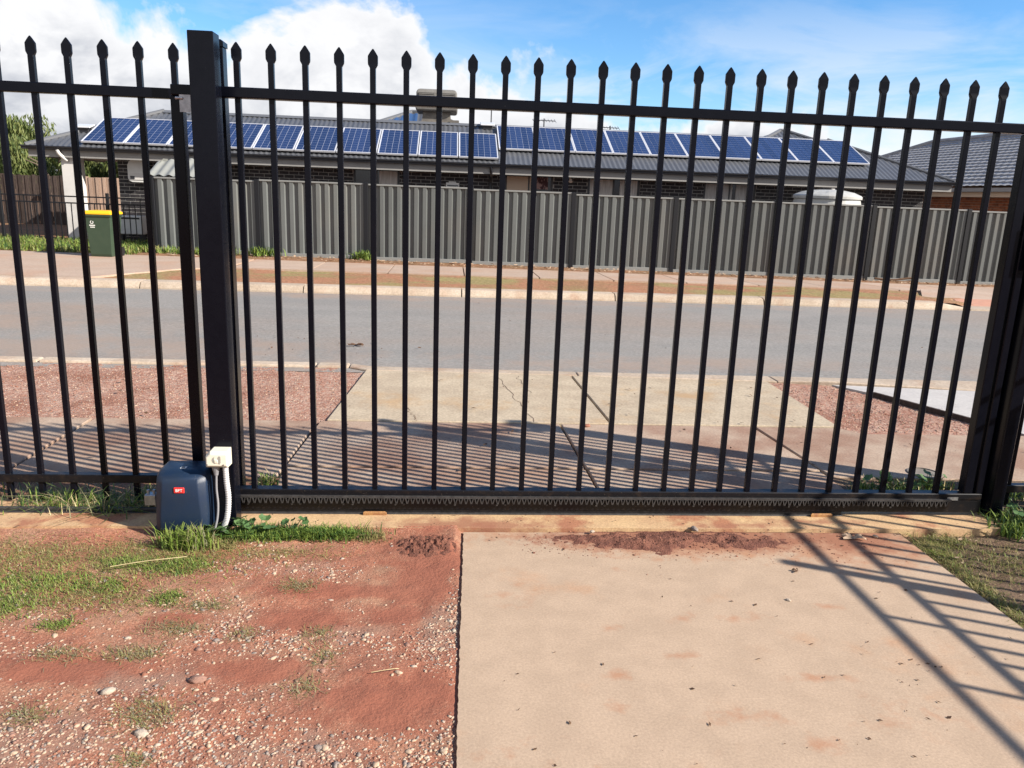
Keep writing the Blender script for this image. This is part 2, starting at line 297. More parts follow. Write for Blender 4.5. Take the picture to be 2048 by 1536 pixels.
stained(asphalt, (.29, .21, .16), [(-4, 7.7, 6, 1.3, .7), (-6, 9.2, 4, 2.2, .6), (2, 7.5, 4, .7, .6), (6, 7.4, 3, .6, .6), (0, 11.9, 12, .6, .6)], 1.4, .6)
stained(path_m, (.33, .195, .125), [(-3.2, 4.6, 2.4, .7, .6), (.4, 4.3, .9, .35, .6), (1.7, 4.0, .8, .35, .6)], 4.0, .8)
def make_cell_mat():
    m = bpy.data.materials.new('solar_cell_blue'); m.use_nodes = True; N = m.node_tree.nodes; L = m.node_tree.links; b = N['Principled BSDF']
    b.inputs['Roughness'].default_value = .14; b.inputs['Specular IOR Level'].default_value = .5
    tc = N.new('ShaderNodeTexCoord'); sp = N.new('ShaderNodeSeparateXYZ'); L.new(tc.outputs['Object'], sp.inputs[0])
    fr = N.new('ShaderNodeMath'); fr.operation = 'FRACT'; dv = N.new('ShaderNodeMath'); dv.operation = 'DIVIDE'; dv.inputs[1].default_value = .158; L.new(sp.outputs[1], dv.inputs[0]); L.new(dv.outputs[0], fr.inputs[0])
    lt = N.new('ShaderNodeMath'); lt.operation = 'LESS_THAN'; lt.inputs[1].default_value = .05; L.new(fr.outputs[0], lt.inputs[0])
    oi = N.new('ShaderNodeObjectInfo'); hs = N.new('ShaderNodeHueSaturation'); hs.inputs['Color'].default_value = (.019, .032, .088, 1)
    r = N.new('ShaderNodeMapRange'); r.inputs[3].default_value = .85; r.inputs[4].default_value = 1.2; L.new(oi.outputs['Random'], r.inputs[0]); L.new(r.outputs[0], hs.inputs['Value'])
    mx = N.new('ShaderNodeMix'); mx.data_type = 'RGBA'; L.new(lt.outputs[0], mx.inputs[0]); L.new(hs.outputs[0], mx.inputs[6]); mx.inputs[7].default_value = (.16, .19, .28, 1); L.new(mx.outputs[2], b.inputs['Base Color'])
    return m
cell_m = make_cell_mat()

# ------------------------------------------------------------------ ground and street
def far_z(x, y):
    t = min(max((y - 12.4) / 5.7, 0), 1); return .085 * (1 - t) + (.02 - .011 * max(min(x, 16), -12)) * t
def grid_sheet(name, x0, x1, y0, y1, nx, ny, zf, m, parent=None, smooth=True):
    xs = np.linspace(x0, x1, nx + 1); ys = np.linspace(y0, y1, ny + 1)
    V = [(x, y, zf(x, y)) for y in ys for x in xs]; w = nx + 1
    F = [(j * w + i, j * w + i + 1, (j + 1) * w + i + 1, (j + 1) * w + i) for j in range(ny) for i in range(nx)]
    return mesh_obj(name, V, F, m, parent, smooth)
tag(grid_sheet('ground', -1500, 1500, -1500, 1500, 4, 4, lambda x, y: -.3, farsoil_m), kind='structure')
tag(grid_sheet('yard_ground', -40, 40, -25, 7.12, 8, 8, lambda x, y: -.035, dirt_plain), kind='structure')

def bare(x, y):
    v = 0
    for bx, by, rx, ry in BARE:
        d = ((x - bx) / rx) ** 2 + ((y - by) / ry) ** 2
        v = max(v, math.exp(-d * .9))
    return v
def yard_z(x, y):
    z = -.012 + .010 * fbm(x, y, 1.6, 4) + .0045 * fbm(x, y, 14, 3)
    if x > -.1: z += .006 * min(1, (x + .1) / .16)
    if y > 3.38: z += .016 * (y - 3.38) / .12
    g = math.exp(-(((x + .06) / .16) ** 2 + ((y - 3.36) / .07) ** 2)); z += g * (.018 + .022 * fbm(x, y, 30, 3))
    if y < 3.4: z += .003 * bare(x, y)
    e = .04 + .022 * max(0, y - 1.9) / .8
    if x > e - .03: z = min(z, -.004 - .009 * min(1, max(0, (x - e + .03) / .05)))
    return z
tag(grid_sheet('gravel_yard', -4.2, .13, .7, 3.53, 270, 190, yard_z, yard_dirt), kind='structure')
tag(grid_sheet('dry_ground', 2.22, 5.2, .7, 3.9, 110, 110, lambda x, y: -.022 + .012 * fbm(x, y, 2.2, 4) + .006 * fbm(x, y, 16, 3), dry_dirt), kind='structure')

# driveway slab inside the gate, with a slightly broken left edge
sl = MB(); ys = np.linspace(-4, 3.49, 520)
left = [(.04 + .022 * max(0, (y - 1.9)) / .8 + .004 * fbm(0, y, 9, 4) + .004 * fbm(3, y, 40, 3), y) for y in ys]
poly = [(2.25, -4), (2.25, 3.49)] + left[::-1]
sl.prism(poly, -.12, 0.0)
drive = tag(sl.build('driveway', slab_m), kind='structure')
# plinth under the gate: slightly wavy front edge
pl = MB(); xs = np.linspace(-5, 2.86, 120)
fr = [(x, 3.515 + .010 * fbm(x, 3, 2.2, 4)) for x in xs]
pl.prism(fr + [(2.90, 3.56), (2.86, 3.86), (-5, 3.86)], -.12, .012)
tag(pl.build('gate_plinth', plinth_m), kind='structure')
# mud washed over the top edge of the slab
def mud_z(x, y):
    e = math.exp(-((y - 3.40) / .095) ** 2) * (1 / (1 + math.exp(-(x - .52) * 9))) * (1 / (1 + math.exp((x - 1.66) * 9)))
    e *= .75 + .6 * fbm(x, y, 3.5, 4) + .45 * fbm(x, y, 13, 3)
    if .8 < x < 1.15: e += .35 * math.exp(-((x - 1.0) / .06) ** 2 - ((y - 3.27) / .06) ** 2)
    return -.010 + .028 * e + .010 * e * fbm(x, y, 34, 3)
tag(grid_sheet('mud', .15, 2.24, 3.14, 3.514, 260, 60, mud_z, mud), 'dark red mud washed along the top of the driveway slab', 'mud', kind='stuff')

def tread_z(x, y):
    m = math.exp(-((x + .09) / .13) ** 4 - ((y - 3.34) / .10) ** 4); c = .5 + .5 * fbm(x, y, 9, 3)
    row = math.sin(y * 105 + 2.5 * fbm(x, y, 4, 2)); col_ = math.sin(x * 88 + (1.6 if row > 0 else 0))
    return yard_z(x, y) - .006 + m * (.010 + .013 * c * (1 if col_ > -.1 and abs(row) > .35 else 0) + .006 * fbm(x, y, 45, 3))
tag(grid_sheet('mud', -.30, .058, 3.16, 3.512, 110, 110, tread_z, mud), 'red mud printed with tyre tread left of the driveway slab', 'mud', kind='stuff')
# near footpath, apron and crossover: base sheets with slabs as pieces
def slabs(name, polys, m, z1=0.0, th=.09, bevel=.006):
    root = thing(name, None, None); tag(root, kind='structure')
    for p in polys: MB().prism(p, (lambda x, y: z1(x, y) - th) if callable(z1) else z1 - th, z1).build('slab', m, root, bevel=bevel)
    return root
g = .008
slabs('apron', [[(-.93, 3.87), (.845 - g, 3.87), (.83 - g, 4.395), (-.93, 4.395)], [(.845 + g, 3.87), (2.29 - g, 3.87), (2.285 - g, 4.395), (.83 + g, 4.395)]], path_m, -.004)
slabs('footpath', [[(-9, 4.22), (-5.02, 4.22), (-5.02, 5.33), (-9, 5.33)], [(-5, 4.22), (-2.42, 4.22), (-2.40, 5.33), (-5, 5.33)], [(-2.40, 4.22), (-.95, 4.22), (-.90, 5.33), (-2.38, 5.33)],
      [(-.93, 4.41), (.825 - g, 4.41), (.795 - g, 5.335), (-.88, 5.335)], [(.825 + g, 4.41), (2.285 - g, 4.41), (2.205 - g, 5.335), (.795 + g, 5.335)],
      [(2.30, 4.30), (5.0, 4.22), (5.0, 5.20), (2.95, 5.19), (2.85, 5.33), (2.22, 5.33)], [(5.02, 4.22), (9, 4.22), (9, 5.2), (5.02, 5.2)]], path_m, 0)
slabs('crossover', [[(-.84, 5.35), (1.165 - g, 5.35), (1.10 - g, 6.87), (-.735, 6.93)], [(1.165 + g, 5.35), (2.86, 5.35), (2.885, 6.77), (1.10 + g, 6.87)]], cross_m, .004)
tag(MB().prism([(3.45, 6.68), (3.70, 6.33), (4.20, 5.215), (9, 5.215), (9, 6.60), (5, 6.50)], -.05, .006).build('neighbour_driveway', white_conc), kind='structure')
tag(MB().prism([(3.64, 6.33), (4.14, 5.215), (4.165, 5.215), (3.665, 6.34)], -.05, .03).build('timber_edging', timber), 'thin dark timber edging beside the pale neighbouring driveway', 'edging')
def verge_z(x, y): return -.012 + .008 * fbm(x, y, 2.0, 4) + .006 * fbm(x, y, 18, 2)
v1 = grid_sheet('gravel_verge', -9, -.70, 5.31, 7.06, 240, 60, verge_z, verge_m); tag(v1, kind='structure')
v2 = grid_sheet('gravel_verge', 2.84, 4.25, 5.1, 6.80, 60, 60, verge_z, verge_m); tag(v2, kind='structure')
tag(grid_sheet('dirt_strip', -9, -.92, 3.84, 4.24, 160, 14, lambda x, y: -.014 + .02 * fbm(x, y, 3, 4), dirt_plain), kind='structure')
tag(grid_sheet('dirt_strip', 2.27, 9, 3.84, 4.33, 120, 16, lambda x, y: -.010 + .018 * fbm(x, y, 3, 4), dry_dirt), kind='structure')
# near kerb
nk = thing('near_kerb', None, None); tag(nk, kind='structure')
def kerb_piece(x0, x1, yf0, yf1, w, z, parent, m=kerb_m, y2=None):
    MB().prism([(x0, yf0), (x1, yf1), (x1, yf1 + w), (x0, yf0 + w)], -.15, z).build('kerb_stone', m, parent, bevel=.018, seg=2)
for x in np.arange(-13.2, -.9, 2.4): kerb_piece(x + .008, min(x + 2.4, -.9) - .004, 7.05, 7.05, .15, .012, nk)
MB().prism([(-.895, 7.05), (-.73, 6.94), (1.16, 6.88), (1.16, 7.02), (-.70, 7.09), (-.895, 7.19)], -.15, .006).build('kerb_stone', kerb_m, nk, bevel=.008)
MB().prism([(1.168, 6.88), (2.75, 6.80), (2.98, 6.78), (2.98, 6.99), (1.168, 7.02)], -.15, .006).build('kerb_stone', kerb_m, nk, bevel=.008)
MB().prism([(2.986, 6.78), (3.45, 6.70), (5.0, 6.53), (5.0, 6.95), (2.986, 6.99)], -.15, lambda x, y: .005 + .035 * math.exp(-((x - 3.35) / .2) ** 2)).build('kerb_stone', kerb_m, nk, bevel=.008)
MB().prism([(5.008, 6.53), (9, 6.5), (9, 6.95), (5.008, 6.95)], -.15, .02).build('kerb_stone', kerb_m, nk, bevel=.008)
tag(grid_sheet('road', -80, 80, 6.90, 12.45, 160, 12, lambda x, y: -.012 + .02 * math.sin((y - 6.9) / 5.55 * math.pi), asphalt), kind='structure')
# far kerb, verge, path, soil
fk = thing('far_kerb', None, None); tag(fk, kind='structure')
def kerb_sec(x, y0, h): return [(x, y0, -.15), (x, y0 + .03, .012), (x, y0 + .07, h * .72), (x, y0 + .11, h * .95), (x, y0 + .15, h), (x, y0 + .34, h), (x, y0 + .34, -.15)]
for x in np.arange(-21.6, 30, 2.42):
    if x > 7.2 and x < 12: continue
    x1 = min(x + 2.42, 30); h = .098
    MB().loft([kerb_sec(x + .009, 12.22, h), kerb_sec(x1 - .009, 12.22, h)]).build('kerb_stone', kerb_m, fk)
MB().loft([kerb_sec(7.449, 12.22, .098), kerb_sec(8.0, 12.22, .098), kerb_sec(8.5, 12.22, .02)]).build('kerb_stone', kerb_m, fk)
MB().loft([kerb_sec(8.51, 12.22, .02), kerb_sec(12.2, 12.22, .02)]).build('kerb_stone', kerb_m, fk)
tag(grid_sheet('far_verge', -40, 40, 12.5, 15.0, 200, 24, lambda x, y: far_z(x, y) - .012 + .02 * fbm(x, y, 1.2, 4) - (.12 if x > 8.75 + (y - 12.57) * .573 and x < 10.9 and y < 14.7 else 0), farverge_m), kind='structure')
tag(grid_sheet('far_ground', -60, 60, 14.9, 60, 160, 60, lambda x, y: far_z(x, y) - .014 + (.025 * fbm(x, y, 1.3, 4) if y < 19 else 0), farsoil_m), kind='structure')
fp = thing('far_footpath', None, None); tag(fp, kind='structure')
for i, x in enumerate(np.arange(-4.0, 22, 1.42)):
    MB().prism([(x + .012, 14.85), (x + 1.408, 14.85), (x + 1.408, 16.72), (x + .012, 16.72)], lambda a, b: far_z(a, b) - .08, lambda a, b: far_z(a, b) + .012).build('slab', farpath_m, fp)
fd = thing('far_driveway', None, None); tag(fd, kind='structure')
for p in ([(-16, 12.58), (-5.6, 12.58), (-4.7, 14.3), (-4.1, 14.85), (-4.03, 16.7), (-16, 16.7)],):
    MB().prism(p, lambda a, b: far_z(a, b) - .08, lambda a, b: far_z(a, b) + .016).build('slab', farpath_m, fd)
# kerb ramp with ribbed terracotta pad
rz = lambda a, b: .020 + (b - 12.5) * .015
rmp = thing('kerb_ramp', None, None); tag(rmp, kind='structure')
MB().prism([(7.9, 12.57), (11.5, 12.57), (11.5, 14.84), (9.2, 14.84)], lambda a, b: -.1, rz).build('slab', farpath_m, rmp)
tp = MB().prism([(8.55, 12.62), (10.6, 12.62), (10.75, 13.5), (9.0, 13.5)], lambda a, b: rz(a, b) - .02, lambda a, b: rz(a, b) + .005).build('tactile_pad', tactile_m, rmp)
b = MB()
for k in range(9):
    y = 12.68 + k * .09; b.prism([(8.60 + k * .045, y), (10.6, y), (10.6, y + .03), (8.60 + k * .045, y + .03)], lambda a, c: rz(a, c), lambda a, c: rz(a, c) + .011)
b.build('rib', tactile_m, tp)

# ------------------------------------------------------------------ gate, fences, posts
def picket_mesh(name, z0, z1, w=.025, head=True, m=black):
    """square tube with the crimped, flared spear head"""
    b = MB(); h = w / 2; hw = .0218; zt = z1
    sec = lambda z, a, d: [(-a, -d, z), (a, -d, z), (a, d, z), (-a, d, z)]
    b.loft([sec(z0, h, h), sec(zt - .088, h, h), sec(zt - .080, h * 1.02, h * .9), sec(zt - .066, hw * .96, h * .62), sec(zt - .060, hw, h * .55), sec(zt - .030, hw, h * .55), sec(zt - .010, hw * .42, h * .36), sec(zt, .002, .002)])
    return b.mesh(name, m, bevel=.0018)
def fence(name, label, xs, y, z0, zt, rails, ends, group=None, cat='fence'):
    t = thing(name, label, cat, (xs[0], y, 0), group); me = picket_mesh('picket', z0, zt)
    for x in xs: inst('picket', me, (x, y, 0), t, (0, 0, random.uniform(-.012, .012)))
    for z in rails: MB().box(ends[0], ends[1], y - .021, y + .021, z[0], z[1]).build('rail', black_dusty if z[0] < .5 else black, t, bevel=.003)
    return t
GY = 3.70
gate = thing('sliding_gate', 'black steel sliding gate of spear topped bars with a gear rack along its foot', 'gate', (-1.2, GY, .03))
gp = picket_mesh('picket', .12, 2.164)
for k in range(-1, 25):
    inst('picket', gp, (-.9325 + k * .145, GY, 0), gate, (0, 0, random.uniform(-.01, .01)))
MB().box(-1.21, 2.79, 3.672, 3.728, 1.934, 1.979).build('top_rail', black, gate, bevel=.005, seg=2)
MB().box(-1.21, 2.79, 3.672, 3.728, .106, .140).build('bottom_rail', black_dusty, gate, bevel=.004)
MB().box(-1.21, 2.795, 3.678, 3.722, .034, .104).build('lower_beam', black_dusty, gate, bevel=.003)
MB().box(-1.212, -1.162, 3.673, 3.727, .142, 1.932).build('stile', black, gate, bevel=.004)
MB().box(2.685, 2.735, 3.673, 3.727, .142, 1.932).build('stile', black, gate, bevel=.004)
MB().box(2.752, 2.79, 3.673, 3.727, .142, 1.932).build('stile', black, gate, bevel=.004)
# gear rack: bar with teeth hanging from it and X ribs
rk = MB(); x0, x1 = -1.2, 2.615
rk.box(x0, x1, 3.655, 3.670, .103, .113); n = int((x1 - x0) / .0262)
for i in range(n):
    a = x0 + i * .0262; w = .0262
    for (p, q, r_, s_) in ((a + .002, a + .007, a + .5 * w + .0015, a + .5 * w - .0035), (a + w - .007, a + w - .002, a + .5 * w + .0035, a + .5 * w - .0015)):
        rk.add([(p, 3.652, .103), (q, 3.652, .103), (r_, 3.652, .076), (s_, 3.652, .076), (p, 3.668, .103), (q, 3.668, .103), (r_, 3.668, .076), (s_, 3.668, .076)],
               [(3, 2, 1, 0), (4, 5, 6, 7), (0, 1, 5, 4), (1, 2, 6, 5), (2, 3, 7, 6), (3, 0, 4, 7)])
rack = rk.build('gear_rack', rack_m, gate)
MB().box(x0, x1, 3.6705, 3.676, .060, .114).build('rack_backing', black_dusty, rack)
for i in range(15):
    for dx in (0, .042): MB().tube([(-1.0 + i * .25 + dx, 3.671, .070), (-1.0 + i * .25 + dx, 3.660, .070)], .0058, 8).build('bolt', rack_m, rack)
MB().box(2.60, 2.66, 3.6715, 3.6765, .104, .122).build('end_plate', zinc, rack)
for x in (-.35, 1.93): MB().prism([(x - .06, 3.660), (x + .06, 3.660), (x + .05, 3.672), (x - .05, 3.672)], -.0, .030).build('wheel_box', rust, gate, bevel=.004)
# ground track
trk = MB().box(-2.6, 2.05, 3.672, 3.728, .010, .017).box(-2.6, 2.05, 3.690, 3.710, .017, .031).build('gate_track', rack_m, None, bevel=.002)
tag(trk, 'low steel ground track that the sliding gate rolls on', 'track')
# guide post in front of the gate
gpst = thing('guide_post', 'wide black steel post in front of the gate with a white socket on it', 'post', (-1.03, 3.57, 0))
MB().box(-1.081, -.977, 3.520, 3.610, -.05, 2.172).build('shaft', black, gpst, bevel=.004, seg=2)
gb = MB().box(-1.150, -1.082, 3.600, 3.606, 1.86, 1.93).build('guide_bracket', zinc, gpst)
MB().tube([(-1.165, 3.598, 1.915), (-1.135, 3.598, 1.915)], .006, 8).build('bolt', zinc, gb)
MB().tube([(-1.12, 3.607, 1.90), (-1.12, 3.655, 1.90)], .016, 12).build('roller', dark_pl, gb)
# left fence behind the gate
fl = fence('steel_fence', 'black spear topped steel fence running behind the gate motor', [-1.234 - .1505 * k for k in range(0, 12)], 3.82, .022, 2.166, [(1.930, 1.974), (.117, .159)], (-3.05, -1.08))
def post(parent, x0, x1, y0, y1, zt, m=black, name='post'):
    p = MB().box(x0, x1, y0, y1, -.05, zt).build(name, m, parent, bevel=.003)
    MB().box(x0 - .004, x1 + .004, y0 - .004, y1 + .004, zt + .0005, zt + .022).loft([[(x0 - .004, y0 - .004, zt + .022), (x1 + .004, y0 - .004, zt + .022), (x1 + .004, y1 + .004, zt + .022), (x0 - .004, y1 + .004, zt + .022)],
        [(x0 + .01, y0 + .01, zt + .032), (x1 - .01, y0 + .01, zt + .032), (x1 - .01, y1 - .01, zt + .032), (x0 + .01, y1 - .01, zt + .032)]]).build('post_cap', m, p)
    return p
post(fl, -1.078, -1.013, 3.788, 3.853, 2.155)
post(fl, -3.12, -3.055, 3.788, 3.853, 2.155)
# right-hand fence, catch post and side fence (beyond the frame, it throws the barred shadow)
frr = fence('steel_fence', 'black spear topped steel fence continuing past the closed end of the gate', [3.035 + .15 * k for k in range(5)], 3.82, .022, 2.166, [(1.930, 1.974), (.100, .142)], (2.925, 3.77))
post(frr, 2.860, 2.925, 3.788, 3.853, 2.20)
post(frr, 3.775, 3.875, 3.77, 3.87, 2.20)
cp = thing('catch_post', 'black steel catch post that the closed gate end slides into', 'post', (2.85, 3.76, 0))
MB().box(2.800, 2.852, 3.735, 3.787, -.05, 2.19).build('shaft', black, cp, bevel=.004)
MB().box(2.835, 2.905, 3.655, 3.725, -.05, 2.15).build('shaft', black, cp, bevel=.004)
cb = MB().prism([(2.77, 3.648), (2.90, 3.648), (2.90, 3.654), (2.77, 3.654)], 1.30, 1.52).build('catch_bracket', black, cp)
MB().box(2.78, 2.90, 3.742, 3.75, 1.30, 1.52).build('catch_plate', black, cb)
sf = thing('side_fence', 'low black double railed side fence running back from the corner post', 'fence', (3.83, 3.7, 0))
pm = MB().box(-.010, .010, -.010, .010, .02, 1.225).mesh('picket', black); pm2 = MB().box(-.010, .010, -.010, .010, .02, 1.385).mesh('picket', black)
for k, y in enumerate(np.arange(3.66, -1.2, -.112)): inst('picket', pm2 if k % 4 == 1 else pm, (3.83, y, 0), sf)
for z in (1.220, 1.375): MB().box(3.818, 3.842, -1.3, 3.72, z, z + .022).build('rail', black, sf)
MB().box(3.806, 3.854, -1.3, 3.72, .10, .14).build('rail', black, sf)
for y in (2.11, -.2): MB().box(3.81, 3.85, y, y + .045, -.05, 1.52).build('post', black, sf)

# gate motor
mot = thing('gate_motor', 'navy blue plastic gate motor with a small red badge on its front', 'gate motor', (-1.19, 3.48, 0))
def msec(z, hw, yf, yb, ch, cx=-1.187): return [(cx - hw + ch, yf, z), (cx + hw - ch, yf, z), (cx + hw - ch * .25, yf + ch * .55, z), (cx + hw, yf + ch * 1.5, z), (cx + hw, yb, z), (cx - hw, yb, z), (cx - hw, yf + ch * 1.5, z), (cx - hw + ch * .25, yf + ch * .55, z)]
b = MB(); b.loft([msec(.030, .123, 3.385, 3.60, .030), msec(.10, .123, 3.386, 3.60, .034), msec(.185, .122, 3.390, 3.60, .040), msec(.250, .121, 3.396, 3.598, .044), msec(.272, .119, 3.404, 3.596, .044), msec(.286, .114, 3.420, 3.592, .042), msec(.295, .106, 3.442, 3.586, .038), msec(.299, .096, 3.462, 3.575, .032)])
me = b.mesh('cover', navy, bevel=.005, seg=2, smooth=True)
co = link('cover', me, None, mot)
MB().box(-1.325, -1.05, 3.40, 3.61, -.03, .029).build('base_plate', dark_pl, mot, bevel=.004)
bd = MB().box(-1.213, -1.166, 3.3885, 3.396, .208, .236).build('badge', red_badge, mot, bevel=.003)
def text(body, size, loc, rot, m, parent, name='lettering'):
    c = bpy.data.curves.new(name, 'FONT'); c.body = body; c.size = size; c.extrude = .0006; c.align_x = 'CENTER'; c.align_y = 'CENTER'; c.materials.append(m)
    tmp = bpy.data.objects.new('tmp_text', c); me = bpy.data.meshes.new_from_object(tmp); me.name = name; bpy.data.objects.remove(tmp)
    o = bpy.data.objects.new(name, me); COL.objects.link(o); o.location = loc; o.rotation_euler = rot; attach(o, parent); return o
text('BFT', .019, (-1.189, 3.3878, .222), (R(90), 0, 0), white_ink, bd)
lb = MB().box(-1.205, -1.180, 3.470, 3.492, .2975, .3005).build('release_label', white_ink, mot)
MB().box(-1.200, -1.186, 3.475, 3.487, .3005, .3014).build('keyhole_cover', dark_pl, lb)
ls = MB().box(-1.375, -1.322, 3.470, 3.515, .115, .168).build('limit_bracket', zinc, mot, bevel=.004)
for x in (-1.362, -1.336): MB().tube([(x, 3.49, .168), (x, 3.49, .186)], .007, 8).build('bolt', zinc, ls)

# weatherproof socket on the post, its cord and conduit
sk = thing('power_socket', 'cream weatherproof power socket fixed low on the guide post', 'power socket', (-1.03, 3.5, .36))
b = MB(); b.loft([[(-1.082 + d, y, .338 - e), (-.986 - 0, y, .338 - e), (-.986, y, .405 - e2), (-1.062 + d, y, .405 - e2), (-1.082 + d, y, .386 - e2)] for (y, d, e, e2) in ((3.534, 0, .014, 0), (3.470, 0, .010, 0), (3.452, .004, 0, .006), (3.448, .008, -.004, .010))][::-1])
bx = b.build('housing', cream_pl, sk, bevel=.004, seg=2)
for cx, r, a0 in ((-1.034, .016, 1), (-1.012, .020, 2)):
    pts = [(cx + (r if a0 == 1 else r * .5) * math.cos(t) - (0 if a0 == 1 else .004), .369 + r * math.sin(t)) for t in np.linspace(R(95), R(265), 10)]
    pts += [(cx - .006 + (0 if a0 == 1 else .006), .369 - r * .55), (cx - .006 + (0 if a0 == 1 else .006), .369 + r * .8)]
    n = len(pts); MB().add([(p[0], 3.4472, p[1]) for p in pts] + [(p[0], 3.4495, p[1]) for p in pts], [tuple(range(n)), tuple(range(2 * n - 1, n - 1, -1))] + [(i, n + i, n + (i + 1) % n, (i + 1) % n) for i in range(n)]).build('switch_recess', grey_pl, bx)
MB().box(-1.040, -1.024, 3.4455, 3.449, .356, .372).build('rocker', cream_pl, bx, bevel=.002)
for x in (-1.072, -1.001): MB().tube([(x, 3.450, .347), (x, 3.4455, .347)], .0028, 8).build('screw', dark_pl, bx)
pts = [(-1.043, 3.478, .334), (-1.043, 3.478, .322), (-1.043, 3.478, .300), (-1.043, 3.478, .288)]
MB().tube(pts, [.019, .017, .011, .009], 12).build('plug', cord_m, sk, smooth=False)
def spline(P, n=24):
    P = [Vector(p) for p in P]; out = []
    for i in range(len(P) - 1):
        a = P[max(i - 1, 0)]; b_ = P[i]; c = P[i + 1]; d = P[min(i + 2, len(P) - 1)]
        for k in range(n):
            t = k / n; out.append(.5 * ((2 * b_) + (c - a) * t + (2 * a - 5 * b_ + 4 * c - d) * t * t + (3 * b_ - a - 3 * c + d) * t ** 3))
    return out + [P[-1]]
MB().tube(spline([(-1.043, 3.478, .29), (-1.045, 3.476, .22), (-1.040, 3.470, .15), (-1.045, 3.462, .08), (-1.062, 3.45, .01)], 8), .0052, 8).build('cord', cord_m, sk, smooth=True)
cpth = spline([(-1.001, 3.478, .330), (-.999, 3.478, .26), (-.992, 3.470, .18), (-.998, 3.462, .10), (-1.016, 3.468, .045), (-1.035, 3.468, -.01)], 30)
MB().tube(cpth, [.0128 if (i // 2) % 2 else .0113 for i in range(len(cpth))], 12).build('conduit', conduit_m, sk, smooth=True)

sk.location.y -= .015; sk.location.x += .002; mot.location.y += .047; mot.location.x -= .012

# ------------------------------------------------------------------ colour-steel fence across the road
cbf = thing('sheet_metal_fence', 'long grey ribbed sheet metal fence with dark posts across the road', 'fence', (3, 18.1, 0))
PX = [-6.45, -4.23, -1.88, .44, 2.75, 5.10, 7.46, 9.80, 12.12, 14.45, 16.8, 19.15]
def rib_panel(x0, x1, y, z0, z1):
    b = MB(); n = max(1, round((x1 - x0) / .196)); w = (x1 - x0) / n; xs = [(x0, y)]
    for i in range(n):
        a = x0 + i * w; xs += [(a + w * .30, y), (a + w * .42, y - .042), (a + w * .84, y - .042), (a + w * .96, y)]
    xs.append((x1, y)); m = len(xs)
    b.add([(p[0], p[1], z0) for p in xs] + [(p[0], p[1], z1) for p in xs], [(i, i + 1, m + i + 1, m + i) for i in range(m - 1)]); return b
for i in range(len(PX) - 1):
    a, c = PX[i], PX[i + 1]; mid = (a + c) / 2; zb = far_z(mid, 18.1) + .03
    zt = np.interp(mid, [-6, -3, 0, 4, 9, 14], [1.655, 1.69, 1.68, 1.63, 1.625, 1.585])
    o = rib_panel(a + .03, c - .03, 18.12, zb, zt - .01).build('ribbed_panel', cb_sheet, cbf)
    MB().box(a + .04, c - .04, 18.066, 18.135, zt - .036, zt).build('top_rail', cb_rail, cbf, bevel=.004)
    MB().box(a + .04, c - .04, 18.066, 18.135, zb - .05, zb + .035).build('bottom_rail', cb_rail, cbf, bevel=.004)
for i, x in enumerate(PX):
    zt = np.interp(x, [-6, -3, 0, 4, 9, 14], [1.66, 1.70, 1.69, 1.64, 1.635, 1.60]) + .008
    MB().box(x - .062, x + .035, 18.045, 18.15, -.4, zt).build('post', cb_post, cbf, bevel=.005)
# a bent strip lying by the fence foot
tag(MB().tube(spline([(9.9, 17.85, far_z(10, 17.9) + .05), (10.3, 17.8, far_z(10, 17.9) + .03), (10.75, 17.8, far_z(10, 17.9) + .08), (10.85, 17.7, far_z(10, 17.9) + .04)], 6), .025, 6).build('bent_strip', litter_m), 'bent dark strip lying at the foot of the sheet metal fence', 'scrap')

# ------------------------------------------------------------------ house across the road
TAN = .445
hs = thing('brick_house', 'long single storey dark brick house with grey corrugated roof and solar panels', 'house', (1.4, 20.5, 0))
WY = 20.5; EY = 20.0; EZ = 2.285; EX0, EX1 = -9.96, 12.87; RUN = 2.4
WIN = [(-2.45, -1.31), (1.33, 2.55), (3.44, 4.80), (6.47, 7.85)]
# backing wall (mortar) with real openings
wl = MB(); WX = [-8.1] + [v for w in WIN for v in w] + [12.4]
for i in range(0, len(WX), 2): wl.box(WX[i], WX[i + 1], WY + .012, WY + .25, -.3, 2.10)
for w in WIN: wl.box(w[0], w[1], WY + .012, WY + .25, -.3, .9)
wl.box(-8.1, -7.86, WY + .25, 24.6, -.3, 2.1); wl.box(12.16, 12.4, WY + .25, 24.6, -.3, 2.1); wl.box(-7.86, 12.16, 24.4, 24.6, -.3, 2.1)
wall = wl.build('wall', mortar_m, hs)
bm_ = MB().box(-.112, .112, -.008, .05, -.036, .036).mesh('brick', brick_m, bevel=.003)
bricks = []
runs_hi = [(WX[i], WX[i + 1]) for i in range(0, len(WX), 2)]
for row in range(0, 25):
    z = 2.06 - .086 * row; off = .12 if row % 2 else 0
    for a, c in (runs_hi if z > .9 else [(-8.1, 12.4)]):
        if z < 1.60: c = min(c, -6.4)
        if c <= a: continue
        k0 = math.floor((a + 8.1 - off) / .24)
        for k in range(k0, k0 + 100):
            p = max(-8.1 + off + k * .24 + .005, a + .002); q = min(-8.1 + off + (k + 1) * .24 - .005, c - .002)
            if p > c: break
            if q - p > .03: bricks.append(((p + q) / 2, z, (q - p) / .228))
bricks.sort(key=lambda p: (0 if p[0] < -6.3 else 1, p[0]))
for x, z, f in bricks[:298]: inst('brick', bm_, (x, WY + .012, z), hs, None, (f, 1, 1))
rest = MB()
for x, z, f in bricks[298:]: rest.box(x - .112 * f, x + .112 * f, WY + .004, WY + .05, z - .036, z + .036)
if rest.v: tag(rest.build('brick_courses', brick_m, hs), kind='stuff')
